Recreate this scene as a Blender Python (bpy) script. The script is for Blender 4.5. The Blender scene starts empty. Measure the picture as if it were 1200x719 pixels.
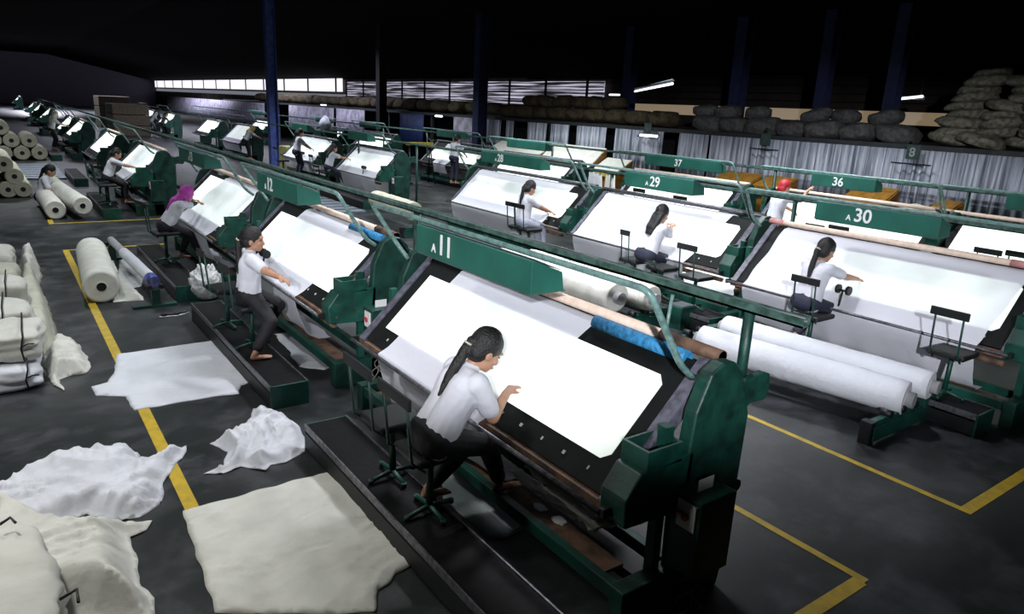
import bpy, bmesh, math, random
from mathutils import Vector, Matrix, noise
from mathutils.geometry import delaunay_2d_cdt
S = bpy.context.scene
C = S.collection
TS = bpy.data.scenes.new('workshop')
random.seed(7)
V = Vector
PI = math.pi

# ------------------------------------------------------------------ camera
HC = 2.7
F_PX = 831.84
R_ = V((0.81426, -0.57871, 0.04551))
FWD = V((0.56785, 0.77779, -0.26941)).normalized()
R_ = (R_ - FWD * R_.dot(FWD)).normalized()
DN = FWD.cross(R_)
def ray(px, py):
    return (R_ * ((px - 600) / F_PX) + DN * ((py - 359.5) / F_PX) + FWD)
def at(px, py, z=0.0):
    d = ray(px, py); t = (z - HC) / d.z
    return V((t * d.x, t * d.y, z))
def atx(px, py, x):
    d = ray(px, py); t = x / d.x
    return V((x, t * d.y, HC + t * d.z))
cd = bpy.data.cameras.new('camera'); cam = bpy.data.objects.new('camera', cd); C.objects.link(cam)
M = Matrix((R_, -DN, -FWD)).transposed().to_4x4(); M.translation = V((0, 0, HC))
cam.matrix_world = M
cd.sensor_width = 36; cd.lens = F_PX / 1200 * 36; cd.clip_end = 400; cd.clip_start = .05
S.camera = cam

# ------------------------------------------------------------------ materials
def folds(m, scale, strength, stretch=(1, 1, 1)):
    nt = m.node_tree; b = nt.nodes['Principled BSDF']; tc = nt.nodes['Texture Coordinate']; mp = nt.nodes.new('ShaderNodeMapping'); mp.inputs['Scale'].default_value = stretch; mp.inputs['Rotation'].default_value = (0, 0, .5)
    nz = nt.nodes.new('ShaderNodeTexNoise'); nz.noise_type = 'RIDGED_MULTIFRACTAL'; nz.inputs['Scale'].default_value = scale; nz.inputs['Detail'].default_value = 3; nz.inputs['Distortion'].default_value = .6
    nt.links.new(tc.outputs['Object'], mp.inputs['Vector']); nt.links.new(mp.outputs[0], nz.inputs['Vector'])
    bp = nt.nodes.new('ShaderNodeBump'); bp.inputs['Strength'].default_value = strength; bp.inputs['Distance'].default_value = .03
    old = b.inputs['Normal'].links[0].from_socket; nt.links.new(nz.outputs['Fac'], bp.inputs['Height']); nt.links.new(old, bp.inputs['Normal']); nt.links.new(bp.outputs['Normal'], b.inputs['Normal'])
    return m
def mat(name, col, rough=.6, metal=0, var=.15, vscale=8, bump=0, bscale=40, spec=.5, col2=None, emis=None, estr=0, alpha=None):
    m = bpy.data.materials.new(name); m.use_nodes = True
    nt = m.node_tree; b = nt.nodes['Principled BSDF']
    b.inputs['Roughness'].default_value = rough; b.inputs['Metallic'].default_value = metal
    b.inputs['Specular IOR Level'].default_value = spec
    tc = nt.nodes.new('ShaderNodeTexCoord'); nz = nt.nodes.new('ShaderNodeTexNoise')
    nz.inputs['Scale'].default_value = vscale; nz.inputs['Detail'].default_value = 6
    nt.links.new(tc.outputs['Object'], nz.inputs['Vector'])
    cr = nt.nodes.new('ShaderNodeValToRGB')
    c2 = col2 or tuple(max(0, c * (1 - var * 2)) for c in col)
    cr.color_ramp.elements[0].color = (*c2, 1); cr.color_ramp.elements[0].position = .35
    cr.color_ramp.elements[1].color = (*col, 1); cr.color_ramp.elements[1].position = .6
    nt.links.new(nz.outputs['Fac'], cr.inputs['Fac']); nt.links.new(cr.outputs['Color'], b.inputs['Base Color'])
    if bump:
        n2 = nt.nodes.new('ShaderNodeTexNoise'); n2.inputs['Scale'].default_value = bscale; n2.inputs['Detail'].default_value = 5
        nt.links.new(tc.outputs['Object'], n2.inputs['Vector'])
        bp = nt.nodes.new('ShaderNodeBump'); bp.inputs['Strength'].default_value = bump; bp.inputs['Distance'].default_value = .02
        nt.links.new(n2.outputs['Fac'], bp.inputs['Height']); nt.links.new(bp.outputs['Normal'], b.inputs['Normal'])
    if emis:
        b.inputs['Emission Color'].default_value = (*emis, 1); b.inputs['Emission Strength'].default_value = estr
    return m
MG = mat('green_machine_paint', (.008, .074, .053), .45, var=.3, vscale=5, bump=.1)
MGH = mat('green_hood_paint', (.018, .125, .094), .5, var=.12, vscale=4)
MGD = mat('dark_green_paint', (.006, .050, .036), .5, var=.3, vscale=7, bump=.15)
MPIPE = mat('pale_green_pipe_paint', (.17, .30, .28), .35, var=.25, vscale=20)
MST = mat('worn_steel', (.17, .17, .19), .42, metal=.5, var=.3, vscale=25)
MSTG = mat('grey_enamel', (.11, .11, .15), .45, var=.3, vscale=18)
MBLK = mat('black_steel', (.007, .009, .010), .55, var=.3, vscale=10)
MBOARD = mat('matt_black_board', (.004, .006, .006), .7, var=.3, vscale=6, spec=.2)
MTOP = mat('black_platform_sheet', (.005, .005, .006), .6, var=.4, vscale=14, bump=.2, bscale=60, spec=.15)
MWOOD = mat('worn_brown_plank', (.16, .085, .05), .7, var=.3, vscale=9, col2=(.05, .03, .02), bump=.3)
MPEACH = mat('peach_wrapped_roller', (.80, .64, .53), .6, var=.12, vscale=18, col2=(.70, .54, .44))
MPINK = mat('pink_roller_sleeve', (.62, .28, .26), .6)
MBLUE = mat('blue_cloth', (.03, .25, .52), .7, var=.25, vscale=30, bump=.4)
MWH = mat('white_cotton', (.60, .62, .67), .85, var=.04, vscale=3, bump=.25, bscale=25)
MIV = mat('ivory_cotton', (.60, .60, .55), .85, var=.06, vscale=4, bump=.3, bscale=22)
MIVG = mat('unbleached_cotton', (.50, .51, .42), .85, var=.1, vscale=5, bump=.3, bscale=22)
MGREYC = mat('lit_grey_floor_cloth', (.38, .43, .43), .8, var=.1, vscale=3, bump=.2)  # grey lifted so that light reaching the floor is in the colour
MROLL = mat('greige_roll', (.66, .66, .60), .85, var=.07, vscale=6, bump=.15)
folds(MWH, 3.5, .45, (1, 2.4, 1)); folds(MIV, 3.2, .45, (1, 2.4, 1)); folds(MIVG, 4, .7)
MROLLD = mat('cream_roll', (.50, .49, .38), .85, var=.1, vscale=6, bump=.15)
MCORE = mat('dark_roll_core', (.01, .01, .014), .6)
MTUBE = mat('grey_card_tube', (.35, .35, .37), .7)
MBEAM = mat('dusty_green_beam', (.075, .15, .125), .5, var=.35, vscale=14, col2=(.02, .05, .04))
MWLET = mat('white_lettering', (.8, .82, .82), .6, var=0)
MSKIN = mat('skin', (.44, .235, .15), .55, var=.08, vscale=12)
MHAIR = mat('black_hair', (.006, .005, .006), .5, var=.3, vscale=60, bump=.5, bscale=90)
MSHIRT = mat('white_shirt', (.62, .63, .69), .8, var=.03, vscale=5, bump=.35, bscale=9)
MTROU = mat('black_trousers', (.006, .006, .010), .75, var=.2, bump=.3, bscale=10)
MTRG = mat('grey_blue_trousers', (.42, .44, .55), .75, var=.1, bump=.3, bscale=10)
MDEN = mat('dark_blue_trousers', (.02, .025, .05), .75, var=.2)
MHIJ = mat('magenta_headscarf', (.62, .07, .52), .7, var=.15, vscale=7, bump=.5, bscale=12)
MHIJC = mat('cream_headscarf', (.70, .66, .60), .7, var=.1, bump=.4, bscale=12)
MHIJY = mat('yellow_headscarf', (.75, .58, .22), .7, var=.1, bump=.4, bscale=12)
MHIJB = mat('blue_headscarf', (.04, .13, .42), .7, var=.1, bump=.4, bscale=12)
MRED = mat('red_cap', (.45, .02, .03), .6)
MYEL = mat('yellow_floor_paint', (.50, .34, .02), .5, var=.2, vscale=12, col2=(.36, .26, .03))
MYF = mat('yellow_steel', (.65, .50, .04), .5, var=.2)
MAMB = mat('amber_board', (.26, .115, .012), .5, var=.25, vscale=6)
MAMB2 = mat('amber_sheet', (.34, .17, .025), .45, var=.2, vscale=12)
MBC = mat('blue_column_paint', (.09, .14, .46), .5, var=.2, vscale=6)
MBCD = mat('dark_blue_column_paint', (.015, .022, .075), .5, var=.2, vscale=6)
MDECK = mat('deck_edge_steel', (.04, .045, .05), .6)
MSACK = mat('grey_woven_sack', (.10, .10, .10), .9, var=.25, vscale=9, bump=.5, bscale=18)
MSACKB = mat('brown_sack', (.085, .065, .035), .9, var=.3, vscale=9, bump=.5, bscale=18)
MSACKT = mat('tan_woven_sack', (.20, .19, .145), .9, var=.35, vscale=9, bump=.6, bscale=18)
MROOF = mat('dark_roof_sheet', (.004, .004, .005), .95, spec=.05)
MWALLD = mat('dark_cladding', (.055, .045, .040), .9, spec=.1, var=.2, vscale=1)
MWHP = mat('white_plate', (.75, .75, .75), .5, var=.03)
MREDP = mat('red_switch', (.55, .03, .04), .4)
MPLAS = mat('clear_plastic_bag', (.62, .63, .63), .25, var=.1, vscale=12, bump=.8, bscale=16)
MYG = mat('yellow_green_cabinet', (.30, .30, .12), .6)
MPVC2 = mat('dusty_grey_top', (.24, .27, .30), .6, var=.2, vscale=14)
MPVC = mat('grey_pvc', (.10, .12, .13), .5)
def emat(name, col, s, dark=None):
    m = bpy.data.materials.new(name); m.use_nodes = True; nt = m.node_tree
    b = nt.nodes['Principled BSDF']; b.inputs['Base Color'].default_value = (.5, .5, .5, 1)
    b.inputs['Emission Color'].default_value = (*col, 1); b.inputs['Emission Strength'].default_value = s
    return m
MLIT = emat('backlit_opal_glass', (.93, 1.0, .93), 2.1)
MTUBEL = emat('fluorescent_tube', (.92, .96, 1.0), 6)
MTUBED = emat('distant_tube', (.9, .9, 1.0), 2.5)
# lit glass: tubes behind it make it brighter in the middle of its width
def glass_mat():
    nt = MLIT.node_tree; b = nt.nodes['Principled BSDF']
    tc = nt.nodes.new('ShaderNodeTexCoord'); nz = nt.nodes.new('ShaderNodeTexNoise'); nz.inputs['Scale'].default_value = 1.6
    nt.links.new(tc.outputs['Object'], nz.inputs['Vector'])
    mr = nt.nodes.new('ShaderNodeMapRange'); mr.inputs['From Min'].default_value = .35; mr.inputs['From Max'].default_value = .6
    mr.inputs['To Min'].default_value = .95; mr.inputs['To Max'].default_value = 1.6
    nt.links.new(nz.outputs['Fac'], mr.inputs['Value'])
    sx = nt.nodes.new('ShaderNodeSeparateXYZ'); nt.links.new(tc.outputs['Object'], sx.inputs[0]); ab = nt.nodes.new('ShaderNodeMath'); ab.operation = 'ABSOLUTE'
    nt.links.new(sx.outputs['Y'], ab.inputs[0]); m2 = nt.nodes.new('ShaderNodeMapRange'); m2.inputs['From Min'].default_value = .95; m2.inputs['From Max'].default_value = 1.4
    m2.inputs['To Min'].default_value = 1.0; m2.inputs['To Max'].default_value = .48; nt.links.new(ab.outputs[0], m2.inputs['Value'])
    mu = nt.nodes.new('ShaderNodeMath'); mu.operation = 'MULTIPLY'; nt.links.new(mr.outputs['Result'], mu.inputs[0]); nt.links.new(m2.outputs['Result'], mu.inputs[1])
    nt.links.new(mu.outputs[0], b.inputs['Emission Strength'])
    b.inputs['Emission Color'].default_value = (.86, .98, .88, 1)
glass_mat()
# cloth lying on the lit glass lets light through
def cloth_trans(name, col, tr):
    m = bpy.data.materials.new(name); m.use_nodes = True; nt = m.node_tree; nt.nodes.clear()
    out = nt.nodes.new('ShaderNodeOutputMaterial'); mx = nt.nodes.new('ShaderNodeMixShader'); mx.inputs[0].default_value = tr
    d = nt.nodes.new('ShaderNodeBsdfDiffuse'); d.inputs['Color'].default_value = (*col, 1)
    t = nt.nodes.new('ShaderNodeBsdfTranslucent'); t.inputs['Color'].default_value = (.95, .96, .97, 1)
    tc = nt.nodes.new('ShaderNodeTexCoord'); n2 = nt.nodes.new('ShaderNodeTexNoise'); n2.inputs['Scale'].default_value = 7
    n2.inputs['Detail'].default_value = 5; nt.links.new(tc.outputs['Object'], n2.inputs['Vector'])
    bp = nt.nodes.new('ShaderNodeBump'); bp.inputs['Strength'].default_value = .35; bp.inputs['Distance'].default_value = .03
    nt.links.new(n2.outputs['Fac'], bp.inputs['Height']); nt.links.new(bp.outputs['Normal'], d.inputs['Normal'])
    nt.links.new(d.outputs[0], mx.inputs[1]); nt.links.new(t.outputs[0], mx.inputs[2]); nt.links.new(mx.outputs[0], out.inputs[0])
    return m
MCT = cloth_trans('sheer_white_cotton', (.84, .85, .93), .32)

# ------------------------------------------------------------------ mesh helpers
def link(o, parent=None):
    C.objects.link(o)
    if parent is not None: o.parent = parent
    return o
def obj(name, bm, m, parent=None, loc=None, smooth=False):
    me = bpy.data.meshes.new(name)
    if loc is not None: bmesh.ops.translate(bm, verts=bm.verts, vec=-V(loc))
    bmesh.ops.recalc_face_normals(bm, faces=bm.faces)
    bm.to_mesh(me); bm.free()
    for mm in (m if isinstance(m, (list, tuple)) else [m]): me.materials.append(mm)
    if smooth:
        for p in me.polygons: p.use_smooth = True
    o = bpy.data.objects.new(name, me)
    if loc is not None and parent is None: o.location = loc
    return link(o, parent)
def tag(o, label=None, cat=None, group=None, kind=None):
    if label: o['label'] = label
    if cat: o['category'] = cat
    if group: o['group'] = group
    if kind: o['kind'] = kind
    return o
def thing(name, label, cat, loc=(0, 0, 0), rz=0, group=None):
    o = bpy.data.objects.new(name, None); o.empty_display_size = .1; link(o); o.location = loc; o.rotation_euler.z = rz
    return tag(o, label, cat, group)
def box(bm, x0, x1, y0, y1, z0, z1, mi=0):
    vs = [bm.verts.new((x, y, z)) for z in (z0, z1) for y in (y0, y1) for x in (x0, x1)]
    for f in ((0, 1, 3, 2), (4, 6, 7, 5), (0, 4, 5, 1), (2, 3, 7, 6), (0, 2, 6, 4), (1, 5, 7, 3)):
        fc = bm.faces.new([vs[i] for i in f]); fc.material_index = mi
def frame(d):
    d = d.normalized(); a = V((0, 0, 1)) if abs(d.z) < .9 else V((1, 0, 0))
    u = d.cross(a).normalized(); return u, d.cross(u).normalized()
def tube(bm, pts, r, n=10, cap=True, mi=0):
    pts = [V(p) for p in pts]; rs = r if isinstance(r, (list, tuple)) else [r] * len(pts)
    rings = []; u = None
    for i, p in enumerate(pts):
        d = (pts[min(i + 1, len(pts) - 1)] - pts[max(i - 1, 0)]).normalized()
        if u is None: u, w = frame(d)
        else:
            u = (u - d * u.dot(d)).normalized(); w = d.cross(u).normalized()
        rings.append([bm.verts.new(p + (u * math.cos(2 * PI * k / n) + w * math.sin(2 * PI * k / n)) * rs[i]) for k in range(n)])
    for a, b in zip(rings, rings[1:]):
        for k in range(n):
            f = bm.faces.new((a[k], a[(k + 1) % n], b[(k + 1) % n], b[k])); f.material_index = mi; f.smooth = True
    if cap:
        for q in (rings[0][::-1], rings[-1]):
            f = bm.faces.new(q); f.material_index = mi
def prism(bm, prof, y0, y1, mi=0):
    a = [bm.verts.new((x, y0, z)) for x, z in prof]; b = [bm.verts.new((x, y1, z)) for x, z in prof]
    n = len(prof)
    for i in range(n):
        f = bm.faces.new((a[i], a[(i + 1) % n], b[(i + 1) % n], b[i])); f.material_index = mi
    bm.faces.new(a[::-1]).material_index = mi; bm.faces.new(b).material_index = mi
def bev(o, w=.006, seg=2):
    m = o.modifiers.new('bevel', 'BEVEL'); m.width = w; m.segments = seg; m.limit_method = 'ANGLE'; return o
def B(): return bmesh.new()
def text_bm(s, size, depth=.004):
    cu = bpy.data.curves.new('t', 'FONT'); cu.body = s; cu.size = size; cu.extrude = depth / 2; cu.offset = size * .018
    cu.align_x = 'LEFT'; o = bpy.data.objects.new('t', cu); TS.collection.objects.link(o)
    TS.view_layers[0].update()
    me = bpy.data.meshes.new_from_object(o.evaluated_get(TS.view_layers[0].depsgraph))
    bm = B(); bm.from_mesh(me); bpy.data.objects.remove(o); bpy.data.curves.remove(cu); bpy.data.meshes.remove(me)
    return bm
def place_text(bm, origin):      # faces -x, reads towards -y
    m = Matrix(((0, 0, -1, origin[0]), (-1, 0, 0, origin[1]), (0, 1, 0, origin[2]), (0, 0, 0, 1)))
    bmesh.ops.transform(bm, matrix=m, verts=bm.verts); return bm
def merge(bm, other):
    me = bpy.data.meshes.new('tmp'); other.to_mesh(me); other.free(); bm.from_mesh(me); bpy.data.meshes.remove(me)

# ------------------------------------------------------------------ setting
def floor():
    bm = B(); box(bm, -7, 22.5, -4, 130, -.1, 0)
    # painted lines, 2 mm proud of the concrete
    def stripe(x0, x1, y0, y1): box(bm, x0, x1, y0, y1, .0005, .0025, 1)
    w = .045
    stripe(.80 - w, .80 + w, 1.0, 14.2); stripe(.80 + w, 2.4, 14.13, 14.2)
    stripe(.78 - w, .78 + w, 17.1, 20.5); stripe(.78 + w, 2.9, 17.1, 17.17)
    stripe(4.02, 4.08, 1.72, 16); stripe(3.2, 4.02, 1.70, 1.79)
    stripe(5.48, 5.54, 1.72, 22); stripe(5.54, 9.5, 1.72, 1.81)
    m = mat('dark_sealed_concrete', (.016, .019, .019), .33, var=.2, vscale=.9, col2=(.006, .009, .009), bump=.12, bscale=6, spec=.5)
    nt = m.node_tree; b = nt.nodes['Principled BSDF']
    # dusty scuffs around the machines
    tc = nt.nodes['Texture Coordinate']; n = nt.nodes.new('ShaderNodeTexNoise'); n.inputs['Scale'].default_value = 1.7; n.inputs['Detail'].default_value = 8
    n.inputs['Roughness'].default_value = .7
    nt.links.new(tc.outputs['Object'], n.inputs['Vector'])
    r = nt.nodes.new('ShaderNodeValToRGB'); r.color_ramp.elements[0].position = .47; r.color_ramp.elements[1].position = .74
    r.color_ramp.elements[0].color = (0, 0, 0, 1); r.color_ramp.elements[1].color = (.55, .55, .55, 1)
    nt.links.new(n.outputs['Fac'], r.inputs['Fac'])
    mx = nt.nodes.new('ShaderNodeMix'); mx.data_type = 'RGBA'
    src = b.inputs['Base Color'].links[0].from_socket
    nt.links.new(r.outputs['Color'], mx.inputs['Factor']); nt.links.new(src, mx.inputs['A']); mx.inputs['B'].default_value = (.11, .11, .13, 1)
    nt.links.new(mx.outputs['Result'], b.inputs['Base Color'])
    rr = nt.nodes.new('ShaderNodeMapRange'); rr.inputs['To Min'].default_value = .25; rr.inputs['To Max'].default_value = .6
    nt.links.new(n.outputs['Fac'], rr.inputs['Value']); nt.links.new(rr.outputs['Result'], b.inputs['Roughness'])
    o = obj('floor', bm, [m, MYEL]); tag(o, 'dark sealed concrete floor with yellow painted bay lines', kind='structure')
floor()
def shell():
    # roof slopes up from the low eaves, dark sheeting
    bm = B(); prism(bm, [(22.4, 4.15), (22.4, 4.3), (8, 7.4), (-7.2, 7.4), (-7.2, 7.25), (8, 7.25)], -4.2, 130)
    tag(obj('ceiling', bm, MROOF), 'dark pitched roof sheeting over the factory hall', kind='structure')
    # purlins
    # outer wall on the right: dark cladding above and below a warm daylight strip, louvred stretch beyond it
    bm = B()
    box(bm, 22.2, 22.4, -4, 130, 0, 2.75)
    box(bm, 22.2, 22.4, -4, 130, 3.12, 4.25)
    for z in (3.35, 3.6, 3.85, 4.08): box(bm, 22.12, 22.2, -4, 30, z, z + .03, 1)
    tag(obj('wall_right', bm, [MWALLD, MBLK]), 'dark corrugated outer wall with a warm daylight strip', kind='structure')
    bm = B(); box(bm, -7.2, 22.4, 130, 130.2, 0, 7.4)
    wf = mat('far_wall_paint', (.34, .31, .42), .9, spec=.1)
    tag(obj('wall_far', bm, wf), 'far end wall of the hall', kind='structure')
    bm = B(); box(bm, -7.2, -7, -4, 130, 0, 7.4); tag(obj('wall_left', bm, MWALLD), 'left side wall of the hall', kind='structure')
    bm = B(); box(bm, -7.2, 22.4, -4.2, -4, 0, 7.4); tag(obj('wall_near', bm, MWALLD), 'wall behind the camera', kind='structure')
    bm = B(); box(bm, 22.28, 22.34, -4, 24, 2.7, 3.14)
    tag(obj('window_1', bm, emat('warm_daylight_pane', (.62, .45, .27), .30)), 'long strip window with warm daylight', kind='structure')
    # louvred daylight screen further down the wall
    m = emat('louvre_daylight', (.75, .72, .9), 1.0); nt = m.node_tree; b = nt.nodes['Principled BSDF']
    tc = nt.nodes.new('ShaderNodeTexCoord'); w = nt.nodes.new('ShaderNodeTexNoise'); mp = nt.nodes.new('ShaderNodeMapping')
    mp.inputs['Scale'].default_value = (1, .25, 9); w.inputs['Scale'].default_value = 1.3
    nt.links.new(tc.outputs['Object'], mp.inputs['Vector']); nt.links.new(mp.outputs[0], w.inputs['Vector'])
    r = nt.nodes.new('ShaderNodeMapRange'); r.inputs['From Min'].default_value = .44; r.inputs['From Max'].default_value = .66
    r.inputs['To Min'].default_value = .03; r.inputs['To Max'].default_value = .8
    nt.links.new(w.outputs['Fac'], r.inputs['Value']); nt.links.new(r.outputs['Result'], b.inputs['Emission Strength'])
    bm = B(); box(bm, 21.9, 21.96, 24, 52, 2.6, 4.0)
    for y in range(25, 53, 3): box(bm, 21.84, 21.9, y, y + .12, 2.6, 4.1, 1)
    for k in range(9): box(bm, 21.82, 21.9, 24, 52, 2.7 + k * .15, 2.735 + k * .15, 1)
    tag(obj('window_2', bm, [m, MBLK]), 'slatted daylight screen high on the right wall', kind='structure')
    bm = B(); box(bm, 21.9, 21.96, 53, 128, 3.3, 4.35)
    for y in range(54, 128, 6): box(bm, 21.84, 21.9, y, y + .2, 3.3, 4.35, 1)
    tag(obj('window_3', bm, [emat('white_daylight', (.93, .9, 1), 1.1), MBLK]), 'bright row of daylight windows far down the right wall', kind='structure')
shell()

def column(x, y, z0, z1, w, m, label):
    bm = B()
    box(bm, x - w / 2, x - w / 2 + .03, y - w / 2, y + w / 2, z0, z1); box(bm, x + w / 2 - .03, x + w / 2, y - w / 2, y + w / 2, z0, z1)
    box(bm, x - w / 2 + .03, x + w / 2 - .03, y - .02, y + .02, z0, z1)
    o = obj('steel_column', bm, m, loc=(x, y, 0)); tag(o, label, 'column', kind=None); return o
def roofz(x): return 7.24 if x <= 8 else 7.24 - (x - 8) * (3.1 / 14.4)
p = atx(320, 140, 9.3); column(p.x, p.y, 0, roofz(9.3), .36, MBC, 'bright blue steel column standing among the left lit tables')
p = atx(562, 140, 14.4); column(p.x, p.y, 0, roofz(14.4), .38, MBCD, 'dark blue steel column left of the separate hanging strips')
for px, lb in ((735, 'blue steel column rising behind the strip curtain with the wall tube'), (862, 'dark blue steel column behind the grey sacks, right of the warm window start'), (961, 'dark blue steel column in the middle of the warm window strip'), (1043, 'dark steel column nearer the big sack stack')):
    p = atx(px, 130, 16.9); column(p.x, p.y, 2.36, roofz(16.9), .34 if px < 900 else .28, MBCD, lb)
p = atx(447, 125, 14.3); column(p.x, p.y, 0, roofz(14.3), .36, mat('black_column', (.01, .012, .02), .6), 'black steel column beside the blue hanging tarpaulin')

# mezzanine deck behind the strip curtains
def deck():
    bm = B(); box(bm, 15, 19, 1.5, 60, 2.26, 2.36)
    for y in range(3, 60, 4): box(bm, 15.1, 15.2, y, y + .1, 0, 2.26)
    for y in range(3, 60, 4): box(bm, 18.7, 18.8, y, y + .1, 0, 2.26)
    o = obj('storage_deck', bm, MDECK, loc=(17, 30, 0)); tag(o, 'long dark steel storage deck carrying the sacks', 'shelf')
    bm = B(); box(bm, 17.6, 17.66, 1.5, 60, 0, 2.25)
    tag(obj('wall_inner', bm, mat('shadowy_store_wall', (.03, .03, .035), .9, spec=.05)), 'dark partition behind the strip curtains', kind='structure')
deck()

# ------------------------------------------------------------------ strip curtains
def curtain_mat():
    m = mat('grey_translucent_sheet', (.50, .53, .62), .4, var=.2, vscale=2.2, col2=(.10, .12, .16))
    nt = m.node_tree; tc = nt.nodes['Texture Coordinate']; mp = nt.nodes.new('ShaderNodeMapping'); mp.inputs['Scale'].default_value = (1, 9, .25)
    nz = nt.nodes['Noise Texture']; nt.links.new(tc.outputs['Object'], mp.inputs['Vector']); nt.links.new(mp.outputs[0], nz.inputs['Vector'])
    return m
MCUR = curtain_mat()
def curtain(px0, px1, label, zb=.9, m=None, z1=2.27):
    ya = atx(px0, 160, 14.8).y; yb = atx(px1, 165, 14.8).y
    if ya < yb: ya, yb = yb, ya
    bm = B(); n = int((ya - yb) / .03) + 2; prev = None; sl = .15 * random.random()
    for i in range(n):
        t = i / (n - 1); y = ya + (yb - ya) * t
        x = 14.8 + .04 * math.sin(y * 2 * PI / .19) + .02 * noise.noise(V((y * 3, 0, 0)))
        yl = y + sl * (t - .5) * .3
        c = [bm.verts.new((x, y, z1)), bm.verts.new((x - .02 + .03 * noise.noise(V((y * 1.5, 3, 0))), yl, (z1 + zb) / 2)), bm.verts.new((x - .05, yl, zb + .05 * noise.noise(V((y * 4, 0, 5)))))]
        if prev:
            for k in (0, 1): bm.faces.new((prev[k], c[k], c[k + 1], prev[k + 1]))
        prev = c
    o = obj('strip_curtain', bm, m or MCUR, loc=(14.8, (ya + yb) / 2, z1)); o.modifiers.new('s', 'SOLIDIFY').thickness = .004
    for p in o.data.polygons: p.use_smooth = True
    tag(o, label, 'curtain', 'ribbed plastic sheets hung under the storage deck')
for a, b, l in ((570, 586, 'narrow ribbed sheet just right of the dark blue column'), (592, 602, 'narrowest ribbed sheet, a sliver between two gaps'),
                (618, 641, 'ribbed grey sheet third from the blue column'), (646, 667, 'ribbed grey sheet hung behind a small cross bracket'),
                (677, 709, 'broad ribbed sheet left of the sheet with the wall tube'), (722, 776, 'wide ribbed sheet with the glowing tube in front'),
                (795, 832, 'ribbed sheet between a dark doorway and a thin slit'), (834, 959, 'long ribbed sheet carrying the sign 7'),
                (960, 1088, 'long ribbed sheet carrying the sign 8'), (1089, 1290, 'long bright ribbed sheet at the right edge of the picture')):
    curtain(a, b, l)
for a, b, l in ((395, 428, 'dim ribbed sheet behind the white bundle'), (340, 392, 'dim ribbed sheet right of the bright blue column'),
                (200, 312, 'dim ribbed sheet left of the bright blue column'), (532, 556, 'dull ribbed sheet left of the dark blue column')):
    curtain(a, b, l, m=mat('hazy_sheet', (.34, .33, .42), .7, var=.25, vscale=3))  # same kind of sheets recoloured, with distance haze put into the tone
curtain(470, 496, 'deep blue tarpaulin hung by the black column', m=mat('blue_tarpaulin', (.02, .04, .16), .6), zb=1.0)

def sign(num, px, py):
    p = atx(px, py, 14.6); bm = B(); box(bm, 14.6, 14.62, p.y - .13, p.y + .13, p.z - .14, p.z + .14)
    t = thing('number_sign', {'6': 'barely readable small sign 6 over the glowing wall tube', '7': 'small dark sign 7 in the middle of the ribbed sheets', '8': 'square green sign with a clear 8 on the ribbed sheets'}[num], 'sign', p)
    bmesh.ops.translate(bm, verts=bm.verts, vec=-p); obj('sign_board', bm, mat('sign_green', (.03, .06, .055), .6), t)
    tb = place_text(text_bm(num, .24, .01), (14.59, p.y + .07, p.z - .085)); bmesh.ops.translate(tb, verts=tb.verts, vec=-p)
    obj('number', tb, mat('sign_number', (.30, .34, .34), .6) if num == '8' else mat('dim_sign_number', (.07, .08, .085), .6), t)
    bm = B(); box(bm, -.02, .0, -.38, .38, -.24, -.215); box(bm, -.02, .0, -.02, .02, .14, .25)
    obj('hanger_bar', bm, MBLK, t)
sign('6', 759, 150); sign('7', 897, 163); sign('8', 1070, 178)
def wall_tube(px, py, x, L, label, m=MTUBEL, tilt=0):
    p = atx(px, py, x); t = thing('fluorescent_light', label, 'light', p)
    bm = B(); tube(bm, [(0, L / 2, tilt / 2), (0, -L / 2, -tilt / 2)], .028, 8); obj('tube', bm, m, t)
    bm = B(); box(bm, .03, .07, -L / 2 - .03, L / 2 + .03, -.03, .05); obj('batten', bm, MPVC, t)
    for s in (-1, 1):
        bm = B(); tube(bm, [(.05, s * L * .4, .05), (.05, s * L * .4, max(.1, (2.3 if x < 15 else roofz(x)) - p.z))], .005, 5); obj('hanger_wire', bm, MBLK, t)
wall_tube(760, 159, 14.5, .62, 'glowing fluorescent tube before the ribbed sheet under sign 6')
wall_tube(514, 136, 14.5, .5, 'short glowing tube left of the dark blue column')
wall_tube(379, 123, 14.5, .7, 'glowing tube above the white bundle', MTUBED)
wall_tube(1061, 115, 18, .8, 'dim tube high behind the grey sacks right of centre', MTUBED, -.1)
wall_tube(720, 111, 18, .5, 'dim tube above the brown sacks', MTUBED)
def ceiling_tube():
    a = atx(744, 107, 13.0); b = atx(788, 98, 9.5)
    t = thing('ceiling_light_strip', 'long thin ceiling light strip above the brown sacks', 'light', a)
    bm = B(); tube(bm, [(0, 0, 0), b - a], .02, 8); obj('tube', bm, MTUBED, t)
    bm = B(); tube(bm, [(0, 0, .05), b - a + V((0, 0, .05))], .03, 4); obj('batten', bm, MPVC, t)
ceiling_tube()

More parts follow.
